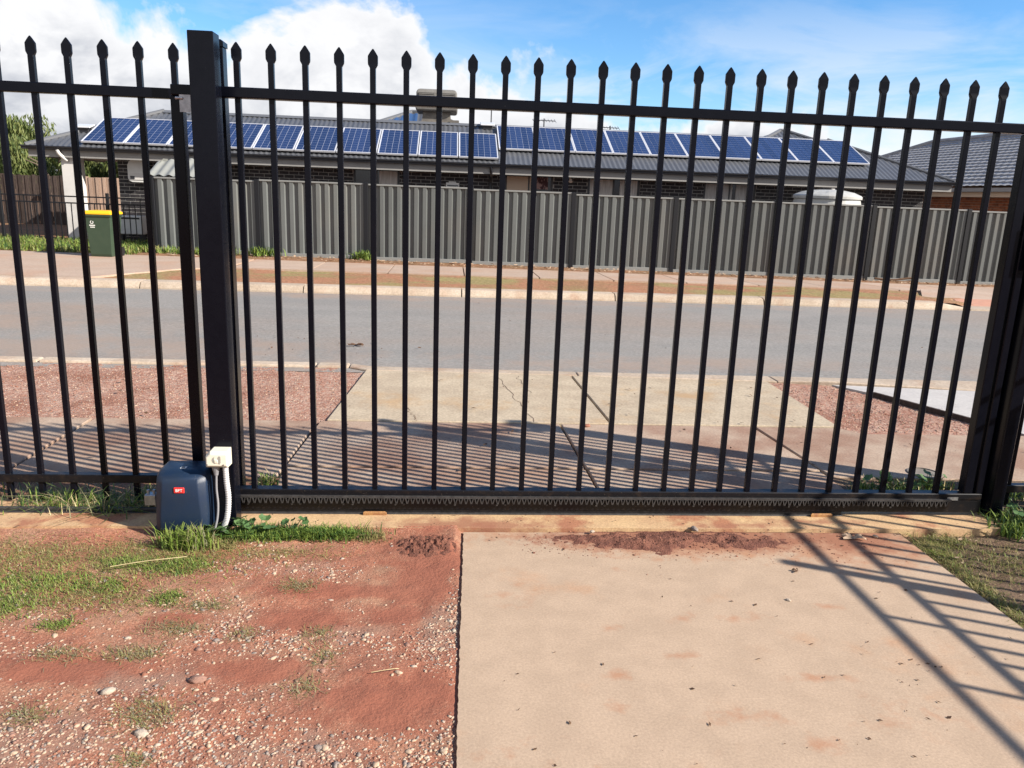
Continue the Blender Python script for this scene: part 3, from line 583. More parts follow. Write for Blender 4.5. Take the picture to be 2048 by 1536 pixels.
# windows
for i, (a, c) in enumerate(WIN):
    wn = MB().box(a, c, WY + .03, WY + .08, 2.03, 2.10).box(a, c, WY + .03, WY + .08, .9, .95).box(a, a + .05, WY + .03, WY + .08, .95, 2.03).box(c - .05, c, WY + .03, WY + .08, .95, 2.03).box((a + c) / 2 - .02, (a + c) / 2 + .02, WY + .035, WY + .075, .95, 2.03).build('window', frame_w, hs)
    for s in (0, 1):
        p, q = (a + .05, (a + c) / 2 - .02) if s == 0 else ((a + c) / 2 + .02, c - .05)
        MB().box(p, q, WY + .052, WY + .058, .95, 2.03).build('pane', glass_m, wn)
    cm, sp = [(curt_g, (.56, .95)), (curt_b, (.02, .54)), (curt_g, (.05, .48)), (curt_g, (.03, .55))][i]
    MB().box(a + (c - a) * sp[0], a + (c - a) * sp[1], WY + .040, WY + .046, .96, 2.02).build('curtain', cm, wn)
    if i in (1, 2, 3):
        MB().box(a + (c - a) * .62, a + (c - a) * (.95 if i != 1 else .9), WY + .040, WY + .046, .96 if i != 1 else 1.72, 2.02).build('curtain', curt_p if i == 1 else curt_g, wn)
# eave
MB().box(EX0 + .05, EX1 - .05, EY + .02, EY + .045, 2.035, 2.205).build('fascia', fascia_m, hs)
MB().box(EX0 + .05, EX0 + .075, EY + .045, EY + 4.2, 2.035, 2.205).build('fascia', fascia_m, hs)
MB().box(EX0 + .08, EX1 - .06, EY + .046, WY + 4.3, 2.075, 2.095).build('soffit', soffit_m, hs)
b = MB(); prof = [(0.0, 0), (-.09, .005), (-.105, .05), (-.115, .055), (-.12, .085), (-.105, .09), (-.10, .06), (0.0, .06)]
b.loft([[(x, EY + .02 + p[0], 2.195 + p[1]) for p in prof] for x in (EX0 - .06, EX1 + .06)]); b.build('gutter', gutter_m, hs)
b = MB(); b.loft([[(EX0 + .05 + p[0], y, 2.195 + p[1]) for p in prof] for y in (EY - .08, EY + 4.3)][::-1]); b.build('gutter', gutter_m, hs)
def corrug(x0, x1, ye, ze, run, tan, mtl, parent, name, hipl=True, hipr=True, pitch=.125, amp=.012):
    """sloping corrugated sheet facing -Y, cut by 45 degree hips at its ends"""
    V = []; F = []; n = int((x1 - x0) / pitch * 4)
    for i in range(n + 1):
        x = x0 + (x1 - x0) * i / n; t = run
        if hipl: t = min(t, x - x0)
        if hipr: t = min(t, x1 - x)
        w = amp * math.sin(2 * math.pi * x / pitch)
        V += [(x, ye, ze + w), (x, ye + t, ze + t * tan + w)]
    for i in range(n): F.append((2 * i, 2 * i + 2, 2 * i + 3, 2 * i + 1))
    return mesh_obj(name, V, F, mtl, parent, True)
rf = corrug(EX0, EX1, EY, EZ, RUN, TAN, roof_m, hs, 'roof')
RY = EY + RUN; RZ = EZ + RUN * TAN; BE = RY + RUN
mesh_obj('roof', [(EX0, EY, EZ), (EX0 + RUN, RY, RZ), (EX0, BE, EZ), (EX1, EY, EZ), (EX1 - RUN, RY, RZ), (EX1, BE, EZ)], [(0, 1, 2), (3, 5, 4), (2, 1, 4, 5)], roof_m, hs)
b = MB(); b.loft([[(x, RY - .13, RZ - .035), (x, RY - .02, RZ + .035), (x, RY + .02, RZ + .035), (x, RY + .13, RZ - .035)] for x in (EX0 + RUN, EX1 - RUN)]); b.build('ridge_cap', ridge_m, rf)
for s in (-1, 1):
    c0 = Vector((EX0 if s < 0 else EX1, EY, EZ + .01)); c1 = Vector((EX0 + RUN if s < 0 else EX1 - RUN, RY, RZ + .02)); MB().tube([c0, c1], .05, 6).build('hip_cap', ridge_m, rf)
# back wing roof rising behind the ridge
WB = (-4.3, 2.3, 23.2, 2.62, 3.0)
w1 = corrug(*WB[:2], WB[2], WB[3], WB[4], TAN, roof_m, hs, 'wing_roof', pitch=.2, amp=.02)
wz = WB[3] + WB[4] * TAN; wy = WB[2] + WB[4]
for s in (-1, 1):
    c0 = Vector((WB[0] if s < 0 else WB[1], WB[2], WB[3])); c1 = Vector((WB[0] + WB[4] if s < 0 else WB[1] - WB[4], wy, wz + .02)); MB().tube([c0, c1], .06, 6).build('hip_cap', ridge_m, w1)
MB().tube([(WB[0] + WB[4], wy, wz + .02), (WB[1] - WB[4], wy, wz + .02)], .06, 6).build('ridge_cap', ridge_m, w1)
mesh_obj('wing_roof', [(WB[0], WB[2], WB[3]), (WB[0] + WB[4], wy, wz), (WB[0], wy + 2.7, WB[3]), (WB[1], WB[2], WB[3]), (WB[1] - WB[4], wy, wz), (WB[1], wy + 2.7, WB[3])], [(0, 1, 2), (3, 5, 4), (2, 1, 4, 5)], roof_m, hs)
MB().box(WB[0] + .1, WB[1] - .1, WB[2] + .1, wy + 2.6, 2.0, WB[3]).build('wing_wall', mortar_m, hs)
V = []; F = []
for i in range(41):       # bluer sheets on the wing
    x = -3.2 + 2.1 * i / 40; w = .02 * math.sin(2 * math.pi * x / .2) + .02; t0 = 1.1; t1 = min(2.85, x - WB[0] - .12)
    V += [(x, WB[2] + t0, WB[3] + t0 * TAN + w), (x, WB[2] + t1, WB[3] + t1 * TAN + w)]
for i in range(40): F.append((2 * i, 2 * i + 2, 2 * i + 3, 2 * i + 1))
o = mesh_obj('roof_sheet', V, F, roof_blue, w1, True)
# white porch column, downpipes
MB().box(-9.24, -8.86, 20.12, 20.48, .05, 2.07).build('column', white_paint, hs, bevel=.01)
MB().tube(spline([(-9.22, EY - .05, 2.20), (-9.20, EY - .03, 2.12), (-9.13, EY + .05, 2.02), (-9.08, EY + .10, 1.97)], 5), .045, 8).build('downpipe', white_paint, hs, smooth=True)
MB().tube(spline([(.94, EY - .03, 2.2), (.95, EY + .0, 2.12), (.96, EY + .10, 2.0), (.96, EY + .38, 1.90), (.96, EY + .42, 1.6), (.96, EY + .42, .2)], 5), .04, 8).build('downpipe', gutter_m, hs, smooth=True)
# roof things
def rv(name, label, x, y, cat='roof vent'):
    z = EZ + (y - EY) * TAN; t = thing(name, label, cat, (x, y, z))
    MB().box(x - .13, x + .13, y - .10, y + .10, z - .05, z + .10).build('base', gutter_m, t, bevel=.01)
    MB().prism([(x - .19, y - .15), (x + .19, y - .15), (x + .19, y + .16), (x - .19, y + .16)], lambda a, c: z + .10 + (c - y) * .25, lambda a, c: z + .135 + (c - y) * .25).build('cover', alu, t, bevel=.008)
rv('roof_vent', 'small pale roof vent on the hip beside the end solar panel', -9.0 + .02, 20.93)
rv('roof_vent', 'small pale roof vent on the ridge between the two rows of solar panels', .92, 22.2)

# evaporative cooler on a duct
ec = thing('evaporative_cooler', 'grey box evaporative cooler standing on a roof duct', 'air cooler', (-.46, 23.4, 3.2))
MB().loft([[(-.46 - a, 23.4 - c, z), (-.46 + a, 23.4 - c, z), (-.46 + a, 23.4 + c, z), (-.46 - a, 23.4 + c, z)] for z, a, c in ((2.95, .50, .45), (3.40, .48, .42), (3.48, .40, .36), (3.74, .37, .33))]).build('duct', duct_m, ec)
MB().box(-.08, .16, 22.93, 23.0, 2.95, 3.50).build('flashing', duct_m, ec)
MB().loft([[(-.46 - a, 23.45 - a, z), (-.46 + a, 23.45 - a, z), (-.46 + a, 23.45 + a, z), (-.46 - a, 23.45 + a, z)] for z, a in ((3.71, .53), (3.75, .575), (3.88, .58))]).build('sump', cooler_m, ec, bevel=.03, seg=2)
bd2 = MB().loft([[(-.46 - a, 23.45 - a, z), (-.46 + a, 23.45 - a, z), (-.46 + a, 23.45 + a, z), (-.46 - a, 23.45 + a, z)] for z, a in ((3.89, .565), (4.20, .555), (4.27, .52), (4.295, .44))]).build('housing', cooler_m, ec, bevel=.03, seg=2)
for x in (-.74, -.18):
    gz = MB().box(x - .21, x + .21, 22.866, 22.90, 3.95, 4.18).build('grille', cooler_d, bd2)
    sl_ = MB()
    for k in range(5): sl_.box(x - .20, x + .20, 22.855, 22.875, 3.97 + k * .043, 3.99 + k * .043)
    sl_.build('louvre', cooler_m, gz)

# solar panels
PT = math.atan(TAN)
PM_f = MB(); L_, W_ = 1.64, .965
PM_f.box(0, W_, 0, .028, 0, .04).box(0, W_, L_ - .028, L_, 0, .04).box(0, .022, .028, L_ - .028, 0, .04).box(W_ - .022, W_, .028, L_ - .028, 0, .04)
me_f = PM_f.mesh('frame', alu); me_b = MB().box(.022, W_ - .022, .028, L_ - .028, .012, .030).mesh('backsheet', backsheet)
me_c = MB().box(.004, .1455, 0, 1.576, .0305, .034).mesh('cell_column', cell_m)
def solar(x, y, z, label, group):
    t = bpy.data.objects.new('solar_module', None); COL.objects.link(t); tag(t, label, 'solar panel', group); t.location = (x, y, z); t.rotation_euler = (PT, 0, 0); t.empty_display_size = .1
    for nm, me in (('frame', me_f), ('backsheet', me_b)):
        o = bpy.data.objects.new(nm, me); COL.objects.link(o); o.parent = t
    for k in range(6):
        o = bpy.data.objects.new('cell_column', me_c); COL.objects.link(o); o.parent = t; o.location = (.030 + k * .1508, .032, 0)
ORD = 'first second third fourth fifth sixth seventh eighth ninth tenth'.split()
for k in range(10): solar(-8.735 + k * .988, 20.10, EZ + .10 * TAN + .06, 'blue solar panel in the row above the gutter, %s from the porch end' % ORD[k], 'solar panels in the row above the gutter')
for k in range(10): solar(1.165 + k * .975, 20.69, EZ + .69 * TAN + .06, 'blue solar panel in the row under the ridge, %s from the cooler end' % ORD[k], 'solar panels in the row under the ridge')
for nm, (x0_, x1_, y_) in (('panel_rail', (-8.75, 1.14, 20.2)), ('panel_rail', (1.15, 10.92, 20.85))):
    rl = MB()
    for dy in (0, 1.1): rl.box(x0_, x1_, y_ + dy, y_ + dy + .05, EZ + (y_ + dy - EY) * TAN + .005, EZ + (y_ + dy - EY) * TAN + .06)
    rl.build(nm, gutter_m, rf)

# antennas
def antenna(label, x, y, z0, z1, w, n, ang=0):
    t = thing('antenna', label, 'antenna', (x, y, z0)); MB().tube([(x, y, z0), (x, y, z1)], .02, 6).build('mast', ant_m, t)
    d = Vector((math.cos(ang), math.sin(ang), 0)); b = MB(); zb = z1 - .06
    b.tube([Vector((x, y, zb)) - d * w, Vector((x, y, zb)) + d * w], .014, 6); bo = b.build('boom', ant_m, t); e = Vector((-d.y, d.x, 0))
    for k in range(n):
        c = Vector((x, y, zb)) + d * (-w + 2 * w * k / (n - 1)); l = .12 + .16 * k / n; MB().tube([c - (e * .6 + Vector((0, 0, .25))) * l, c + (e * .6 + Vector((0, 0, .25))) * l], .007, 5).build('rod', ant_m, bo)
antenna('tall thin television antenna behind the evaporative cooler', 1.19, 26, 2.9, 4.42, .22, 5, .3)
antenna('television antenna behind the upper solar row, end nearest the cooler', 2.86, 26, 2.9, 3.93, .36, 8, .1)
antenna('low flat television antenna behind the middle of the upper solar row', 4.98, 26, 2.9, 3.80, .28, 7, .05)
antenna('small antenna above the sloping hip end of the grey roof', 13.05, 27, 2.4, 3.62, .22, 5, .1)

# things on and by the house wall
iv = thing('solar_inverter', 'rounded pale inverter box mounted on the dark brick wall', 'inverter', (-7.6, 20.45, 1.5))
s_ = [(x, z) for x, z in ((-7.80, 1.62), (-7.77, 1.56), (-7.70, 1.53), (-7.40, 1.53), (-7.34, 1.58), (-7.33, 1.9), (-7.36, 2.02), (-7.45, 2.06), (-7.66, 2.06), (-7.75, 2.02), (-7.80, 1.92))]
n = len(s_); MB().add([(p[0], 20.31, p[1]) for p in s_] + [(p[0], 20.47, p[1]) for p in s_], [tuple(range(n)), tuple(range(2 * n - 1, n - 1, -1))] + [(i, n + i, n + (i + 1) % n, (i + 1) % n) for i in range(n)][::1]).build('cover', white_box, iv)
dp = MB().box(-7.76, -7.42, 20.296, 20.309, 1.58, 1.74).build('lower_panel', white_paint, iv, bevel=.004); MB().box(-7.74, -7.64, 20.288, 20.2955, 1.60, 1.67).build('display', gutter_m, dp)
acu = thing('air_conditioner', 'pale outdoor unit standing low against the dark brick wall', 'air conditioner', (-7.7, 20.1, .2))
MB().box(-8.0, -7.42, 19.95, 20.25, .30, .74).build('casing', white_box, acu, bevel=.02, seg=2); MB().box(-7.98, -7.90, 20.0, 20.2, .08, .299).build('leg', gutter_m, acu); MB().box(-7.52, -7.44, 20.0, 20.2, .08, .299).build('leg', gutter_m, acu)
MB().box(-7.95, -7.47, 19.944, 19.949, .66, .70).build('grille', gutter_m, acu)
wb = thing('wall_vent_box', 'small white slotted box on the wall seen just over the sheet metal fence', 'wall box', (0, 20.44, 1.6))
MB().box(-.15, .18, 20.33, 20.49, 1.55, 1.80).build('casing', white_box, wb, bevel=.01); MB().box(-.12, .15, 20.322, 20.329, 1.715, 1.74).build('slot', gutter_m, wb); MB().box(-.08, .10, 20.40, 20.49, 1.801, 1.83).build('cap', white_box, wb)
lt = thing('wall_light', 'small white spotlight under the eave between two curtained windows', 'light', (2.98, 20.4, 1.95))
MB().tube([(2.98, 20.47, 2.02), (2.98, 20.40, 2.0), (2.98, 20.36, 1.93)], [.03, .03, .05], 8).build('lamp_head', white_paint, lt)
# shed behind the fence end
sh = thing('garden_shed', 'small pale metal shed roof showing above the end of the sheet metal fence', 'shed', (-5.9, 19, 0))
MB().box(-6.60, -5.5, 18.66, 19.7, -.1, 1.66).build('wall', shed_m, sh)
V = []; F = []; n = 60
for i in range(n + 1):
    x = -6.72 + 1.27 * i / n; w = .018 * math.sin(2 * math.pi * x / .21); k = max(0, (.45 - (x + 6.72)) / .45); V += [(x, 18.55, 1.70 + w), (x, 18.55 + .95 - .25 * k, 2.10 - .1 * k + w)]
for i in range(n): F.append((2 * i, 2 * i + 2, 2 * i + 3, 2 * i + 1))
mesh_obj('roof', V, F, shed_m, sh, True)
MB().add([(-6.72, 18.7, 1.70), (-6.6, 19.3, 2.08), (-6.6, 19.6, 2.08), (-6.72, 19.7, 1.65)], [(0, 1, 2, 3)]).build('gable', shed_m, sh)
# water tank
tk = thing('water_tank', 'pale round water tank with a ribbed domed lid behind the sheet metal fence', 'water tank', (9.15, 19.2, 0))
def ring(r, z, n=48, rib=0): return [(9.15 + (r + rib * (1 if (k // 3) % 2 else 0)) * math.cos(2 * math.pi * k / n), 19.2 + (r + rib * (1 if (k // 3) % 2 else 0)) * math.sin(2 * math.pi * k / n), z) for k in range(n)]
MB().loft([ring(.76, z) if j % 2 else ring(.79, z) for j, z in enumerate(np.linspace(-.2, 1.74, 18))]).build('barrel', tank_m, tk)
MB().loft([ring(.80, 1.74), ring(.80, 1.80), ring(.76, 1.83, 48, .012), ring(.58, 1.90, 48, .03), ring(.36, 1.945, 48, .02), ring(.2, 1.955)]).build('lid', tank_m, tk)
MB().loft([ring(.19, 1.956, 24), ring(.18, 1.985, 24)]).build('inlet', gutter_m, tk)

# ------------------------------------------------------------------ neighbouring roofs to the right
nh = thing('tiled_house', 'neighbouring orange brick house with a grey tiled roof', 'house', (21, 30, 0))
ex, rx, y0, y1, ez = 16.9, 21.85, 21.5, 41, 2.33; tn = .445; run = rx - ex
def tile_slope():
    """tile courses: overlapping stepped, wavy rows on the slope facing -X"""
    V = []; F = []; nc = 17; n = 260
    for c in range(nc):
        for (t0, dz) in ((c / nc, .045), ((c + 1.0) / nc, .0)):
            for i in range(n + 1):
                y = y0 + (y1 - y0) * i / n; lim = min(1.0, (y - y0) / run, (y1 - y) / run); t = min(t0, lim)
                w = .022 * abs(math.sin(math.pi * y / .33)); V.append((ex + run * t, y, ez + run * t * tn + (dz + w)))
        for base in ((c * 2) * (n + 1),):
            for i in range(n): F.append((base + i, base + n + 1 + i, base + n + 2 + i, base + i + 1))
        if c:
            a = (c * 2 - 1) * (n + 1); d = c * 2 * (n + 1)
            for i in range(n): F.append((a + i, d + i, d + i + 1, a + i + 1))
    return V, F
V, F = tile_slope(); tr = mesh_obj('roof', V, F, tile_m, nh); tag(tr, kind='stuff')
rz_ = ez + run * tn
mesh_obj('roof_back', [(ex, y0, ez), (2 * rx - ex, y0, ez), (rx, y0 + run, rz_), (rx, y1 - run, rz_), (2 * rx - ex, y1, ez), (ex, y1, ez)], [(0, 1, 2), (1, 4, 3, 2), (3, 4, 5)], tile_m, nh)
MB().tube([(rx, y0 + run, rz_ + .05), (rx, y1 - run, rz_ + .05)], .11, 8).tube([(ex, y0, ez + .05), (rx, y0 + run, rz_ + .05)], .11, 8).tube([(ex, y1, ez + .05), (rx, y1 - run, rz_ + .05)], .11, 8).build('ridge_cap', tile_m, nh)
MB().box(ex - .12, ex + .02, y0, y1, ez - .14, ez - .02).build('gutter', fascia_m, nh)
MB().box(ex + .03, ex + .06, y0, y1, ez - .30, ez - .15).build('fascia', curt_b, nh)
MB().box(ex + .5, 2 * rx - ex - .5, y0 + .5, y1 - .5, -.3, ez - .1).build('wall', omortar, nh)
obm = MB().box(-.012, .03, -.113, .113, -.037, .037).mesh('brick', obrick_m)
for row in range(8):
    for y in np.arange(22.2 + (.12 if row % 2 else 0), 31.5, .24): inst('brick', obm, (ex + .5, y, 1.55 + .086 * row), nh)
bh = thing('far_house', 'distant grey hip roof peeking over the upper solar row', 'house', (12.7, 33, 0))
corrug(9.6, 16.2, 28.4, 3.0, 3.2, .43, roof_m, bh, 'roof', pitch=.2, amp=.02)
mesh_obj('roof', [(9.6, 28.4, 3), (12.8, 31.6, 4.376), (9.6, 34.8, 3), (16.2, 28.4, 3), (13.0, 31.6, 4.376), (16.2, 34.8, 3)], [(0, 1, 2), (3, 5, 4), (2, 1, 4, 5)], roof_m, bh)
MB().tube([(9.6, 28.4, 3.01), (12.8, 31.6, 4.39), (13.0, 31.6, 4.39), (16.2, 28.4, 3.01)], .07, 6).build('hip_cap', ridge_m, bh)
MB().box(10.0, 15.8, 28.9, 34.3, -.3, 3.0).build('wall', mortar_m, bh)

# ------------------------------------------------------------------ left of the house
wbn = thing('wheelie_bin', 'dark green wheelie bin with a yellow lid standing at the path edge', 'bin', (-6.77, 16.2, .1)); bz = .105; bxc, byc = -6.77, 16.25
sec = lambda z, a, c: [(bxc - a, byc - c, z), (bxc + a, byc - c, z), (bxc + a, byc + c, z), (bxc - a, byc + c, z)]
bb = MB().loft([sec(bz, .19, .20), sec(bz + .05, .20, .215), sec(bz + .76, .238, .265), sec(bz + .765, .255, .285), sec(bz + .80, .258, .29)]).build('body', bin_g, wbn, bevel=.02, seg=2)
MB().loft([sec(bz + .802, .265, .30), sec(bz + .845, .262, .295), sec(bz + .875, .215, .24)]).build('lid', bin_y, wbn, bevel=.012, seg=2)
MB().tube([(bxc - .2, byc + .34, bz + .80), (bxc + .2, byc + .34, bz + .80)], .014, 8).build('handle', bin_g, wbn)
for s in (-1, 1): MB().tube([(bxc + s * .215, byc + .20, bz + .08), (bxc + s * .255, byc + .20, bz + .08)], .09, 16).build('wheel', dark_pl, wbn)
lg = MB()
yl = byc - .266
tt = np.linspace(R(100), R(410), 18)
for i in range(17):
    for rr in (0,):
        a0, a1 = tt[i], tt[i + 1]; lg.add([(bxc - .11 + .032 * math.cos(a0), yl, bz + .655 + .032 * math.sin(a0)), (bxc - .11 + .032 * math.cos(a1), yl, bz + .655 + .032 * math.sin(a1)), (bxc - .11 + .020 * math.cos(a1), yl, bz + .655 + .020 * math.sin(a1)), (bxc - .11 + .020 * math.cos(a0), yl, bz + .655 + .020 * math.sin(a0))], [(0, 1, 2, 3)])
for k in range(6): lg.box(bxc - .16 + k * .018, bxc - .147 + k * .018, yl, yl + .002, bz + .585, bz + .607)
for k in range(5): lg.box(bxc - .145 + k * .017, bxc - .133 + k * .017, yl, yl + .002, bz + .552, bz + .570)
lo = lg.build('emblem', white_ink, bb)
for v in lo.data.vertices: v.co.y += (.80 - (v.co.z - bz)) * .066 - .004
# low tubular fence
tf = thing('tubular_fence', 'low black tubular fence with two top rails in front of the porch', 'fence', (-8.6, 19.2, 0))
pm = MB().box(-.009, .009, -.009, .009, .03, 1.03).mesh('picket', cb_post); pm2 = MB().box(-.009, .009, -.009, .009, .03, 1.17).mesh('picket', cb_post)
for k, x in enumerate(np.arange(-10.6, -6.6, .128)): inst('picket', pm2 if k % 5 == 2 else pm, (x, 19.2, 0), tf)
for z in (1.00, 1.145): MB().box(-10.7, -6.6, 19.185, 19.215, z, z + .03).build('rail', cb_post, tf)
MB().box(-10.7, -6.6, 19.185, 19.215, .13, .16).build('rail', cb_post, tf)
for x in (-10.25, -7.9): MB().box(x, x + .06, 19.17, 19.23, -.1, 1.26).build('post', cb_post, tf, bevel=.005)
# paling fence
pf = thing('paling_fence', 'weathered timber paling fence beyond the porch', 'fence', (-12, 26, 0))
for k, x in enumerate(np.arange(-17, -8.6, .104)):
    h = 1.62 + random.uniform(-.02, .02); MB().box(x, x + .098, 26 + (.02 if k % 2 else 0), 26.018 + (.02 if k % 2 else 0), -.3, h).build('paling', timber if x < -11.3 else timber_l, pf)  # shaded and sunlit stretches painted by position along the fence
for z in (.3, 1.3): MB().box(-17, -8.6, 26.045, 26.09, z, z + .07).build('rail', timber, pf)
hp = thing('hanging_pot', 'small white pot hanging on the timber paling fence', 'pot', (-12.6, 25.9, 1.1))
MB().tube([(-12.45, 25.9, 1.02), (-12.45, 25.9, 1.15)], [.07, .10], 12).build('pot', white_paint, hp)
# trees
def tree(label, x, y, h, r, z0, n, seed):
    rs = np.random.default_rng(seed); t = thing('willowy_tree', label, 'tree', (x, y, 0), 'trees beyond the paling fence'); b = MB()
    b.tube([(x, y, -.3), (x + .05, y, .6), (x - .03, y, 1.2)], [.13, .10, .085], 8); P = []
    for k in range(7):
        a = k * .9 + rs.random(); q = Vector((x + math.cos(a) * r * .7, y + math.sin(a) * r * .6, z0 + (h - z0) * (.45 + .5 * rs.random())))
        b.tube([(x, y, 1.0 + .1 * rs.random()), Vector((x, y, 1.3)).lerp(q, .5) + Vector((0, 0, .2)), q], [.05, .03, .01], 5); P.append(q)
    b.build('trunk', bark, t)
    cl = [(x + rs.uniform(-1, 1) * r * .85, y + rs.uniform(-1, 1) * r * .8, z0 + (h - z0) * rs.uniform(.15, .95), rs.uniform(.25, .5)) for _ in range(30)]
    V = []; F = []; mi = []
    for i in range(n):
        c = cl[rs.integers(len(cl))]; d = rs.normal(size=3); d /= np.linalg.norm(d); rr = c[3] * rs.random() ** .4 * r * .75
        p = np.array(c[:3]) + d * rr * np.array([1, 1, .9])
        if p[2] > h + .35: p[2] = h + .3 * rs.random()
        u = np.array([rs.normal() * .35, rs.normal() * .35, -1]); u /= np.linalg.norm(u); s = np.cross(u, rs.normal(size=3)); s /= np.linalg.norm(s); L = rs.uniform(.14, .26); w = rs.uniform(.016, .032)
        k = len(V); V += [p, p + u * L * .5 + s * w, p + u * L, p + u * L * .5 - s * w]; F.append((k, k + 1, k + 2, k + 3)); mi.append(0 if rs.random() < .62 else 1)
    mesh_obj('crown', V, F, willow, t, False, mi)
tree('tall pale green willowy tree whose crown tops the porch roof corner', -16.4, 30, 3.7, 2.0, .9, 15000, 1)
tree('willowy tree whose crown droops over the dark end of the paling fence', -13.4, 29, 2.75, 1.9, .9, 14000, 2)
tree('willowy tree framed between the white column and the brick wall', -10.8, 27.6, 2.6, 1.5, 1.0, 12000, 3)

# ------------------------------------------------------------------ grass, weeds, gravel, litter
def blades(name, label, pts, hmin, hmax, w, mats, zf, lean=.5, flat=0.0, weights=None, seed=1):
    rs = np.random.default_rng(seed); V = []; F = []; mi = []
    for (x, y) in pts:
        h = rs.uniform(hmin, hmax); a = rs.uniform(0, 2 * math.pi); ln = abs(rs.normal()) * lean; d = np.array([math.cos(a), math.sin(a), 0]) * h * ln; s = np.array([-math.sin(a), math.cos(a), 0]) * w * rs.uniform(.6, 1.3)
        up = np.array([0, 0, h * (1 - flat * rs.random())]); p = np.array([x, y, zf(x, y) - .004]); k = len(V)
        V += [p - s, p + s, p + d * .35 + up * .62 + s * .75, p + d * .35 + up * .62 - s * .75, p + d + up * .92]
        F += [(k, k + 1, k + 2, k + 3), (k + 3, k + 2, k + 4)]; j = rs.choice(len(mats), p=weights); mi += [j, j]
    o = mesh_obj(name, V, F, mats, None, False, mi); return tag(o, label, 'grass', kind='stuff')
def clumps(cs, n, seed=1):
    """n points spread over clumps (x, y, rx, ry, weight)"""
    rs = np.random.default_rng(seed); w = np.array([c[4] for c in cs], float); w /= w.sum(); out = []
    for j in rs.choice(len(cs), n, p=w): c = cs[j]; out.append((c[0] + rs.normal() * c[2] * .5, c[1] + rs.normal() * c[3] * .5))
    return out
inyard = lambda P: [p for p in P if p[0] < .02 and p[1] < 3.50]
blades('grass', 'bright green grass clumps on the red gravel beside the plinth', inyard(clumps([(-1.62, 3.02, .26, .12, 3), (-1.70, 2.84, .18, .10, 3), (-1.14, 3.16, .20, .10, 3), (-1.08, 2.88, .06, .06, .7), (-1.40, 2.69, .07, .05, .6), (-1.38, 3.20, .12, .06, 1), (-1.98, 2.95, .2, .2, 3), (-2.3, 2.9, .4, .3, 3), (-1.36, 2.98, .12, .07, 1), (-1.2, 3.38, .1, .04, .6)], 13000, 3)), .007, .029, .0019, [grass_green, grass_olive, grass_dark], yard_z, .9, .4, [.62, .25, .13], 3)
blades('grass', 'yellowing sparse grass on the ground before the fence plinth', inyard(clumps([(-1.6, 3.18, .8, .22, 4), (-1.25, 3.30, .35, .14, 3), (-1.9, 3.3, .5, .16, 3), (-1.35, 2.88, .4, .12, 2), (-2.4, 3.2, .6, .3, 2), (-.75, 3.28, .3, .07, .8)], 17000, 4)), .005, .026, .0015, [grass_dry, grass_olive, grass_green], yard_z, 1.6, .6, [.5, .35, .15], 4)
blades('grass', 'small grey green tufts scattered over the stony red gravel', inyard(clumps([(-1.06, 2.51, .10, .05, 1), (-.90, 2.17, .10, .09, 1.4), (-.98, 2.66, .12, .05, 1), (-.92, 2.82, .10, .04, .8), (-.60, 2.98, .09, .06, .8), (-.45, 2.30, .06, .06, .5), (-1.3, 2.5, .12, .05, .8), (-.46, 2.62, .06, .06, .5), (-1.25, 2.18, .08, .05, .6), (-.72, 2.62, .06, .05, .4), (-.86, 1.97, .05, .04, .5), (-.42, 2.48, .05, .07, .5)], 5200, 5)), .006, .024, .0014, [grass_grey, grass_olive, grass_dry], yard_z, 1.5, .6, [.5, .3, .2], 5)
blades('grass', 'tall fresh grass tuft growing against the front of the navy motor', clumps([(-1.16, 3.355, .09, .04, 3), (-1.24, 3.365, .06, .03, .8), (-1.09, 3.38, .05, .03, 1), (-1.14, 3.32, .12, .03, 1)], 420, 6), .045, .135, .0030, [grass_green, grass_olive, grass_grey], yard_z, .55, .2, [.7, .15, .15], 6)
blades('grass', 'dense green grass strip along the plinth right of the guide post', inyard(clumps([(-.78, 3.45, .24, .05, 3), (-.60, 3.455, .2, .045, 3), (-.92, 3.43, .1, .05, 1), (-.45, 3.445, .10, .035, .7)], 3600, 7)), .018, .060, .0026, [grass_green, clover_m, grass_dark], yard_z, .8, .3, [.55, .3, .15], 7)
blades('grass', 'thin dry grass at the end of the green strip', inyard(clumps([(-.36, 3.43, .10, .04, 1), (-1.0, 3.36, .10, .06, 1)], 700, 8)), .015, .05, .0014, [grass_dry, grass_olive], yard_z, 1.2, .4, [.6, .4], 8)
blades('grass', 'long flattened grass lying along the foot of the steel fence', clumps([(-1.65, 3.72, .25, .08, 2), (-1.45, 3.80, .18, .10, 2), (-1.9, 3.80, .2, .12, 2), (-1.75, 3.88, .35, .08, 2), (-2.4, 3.8, .4, .14, 2), (-1.35, 3.90, .15, .08, 1.2)], 1500, 9), .04, .13, .0026, [grass_dark, grass_green, grass_grey, straw_m], lambda x, y: .012 if y < 3.86 else 0, 1.3, .7, [.4, .3, .2, .1], 9)
blades('grass', 'dry yellow green grass beside the right edge of the driveway', [p for p in clumps([(2.34, 3.30, .07, .16, 3), (2.32, 2.95, .06, .25, 2), (2.32, 2.55, .06, .3, 2), (2.6, 3.2, .3, .25, 2), (2.75, 2.7, .3, .3, 2), (2.9, 2.3, .4, .4, 2), (2.45, 3.42, .14, .06, 1.5)], 8000, 10) if p[0] > 2.255], .008, .040, .0015, [grass_olive, grass_dry, grass_green], lambda x, y: -.015, 1.3, .5, [.45, .4, .15], 10)
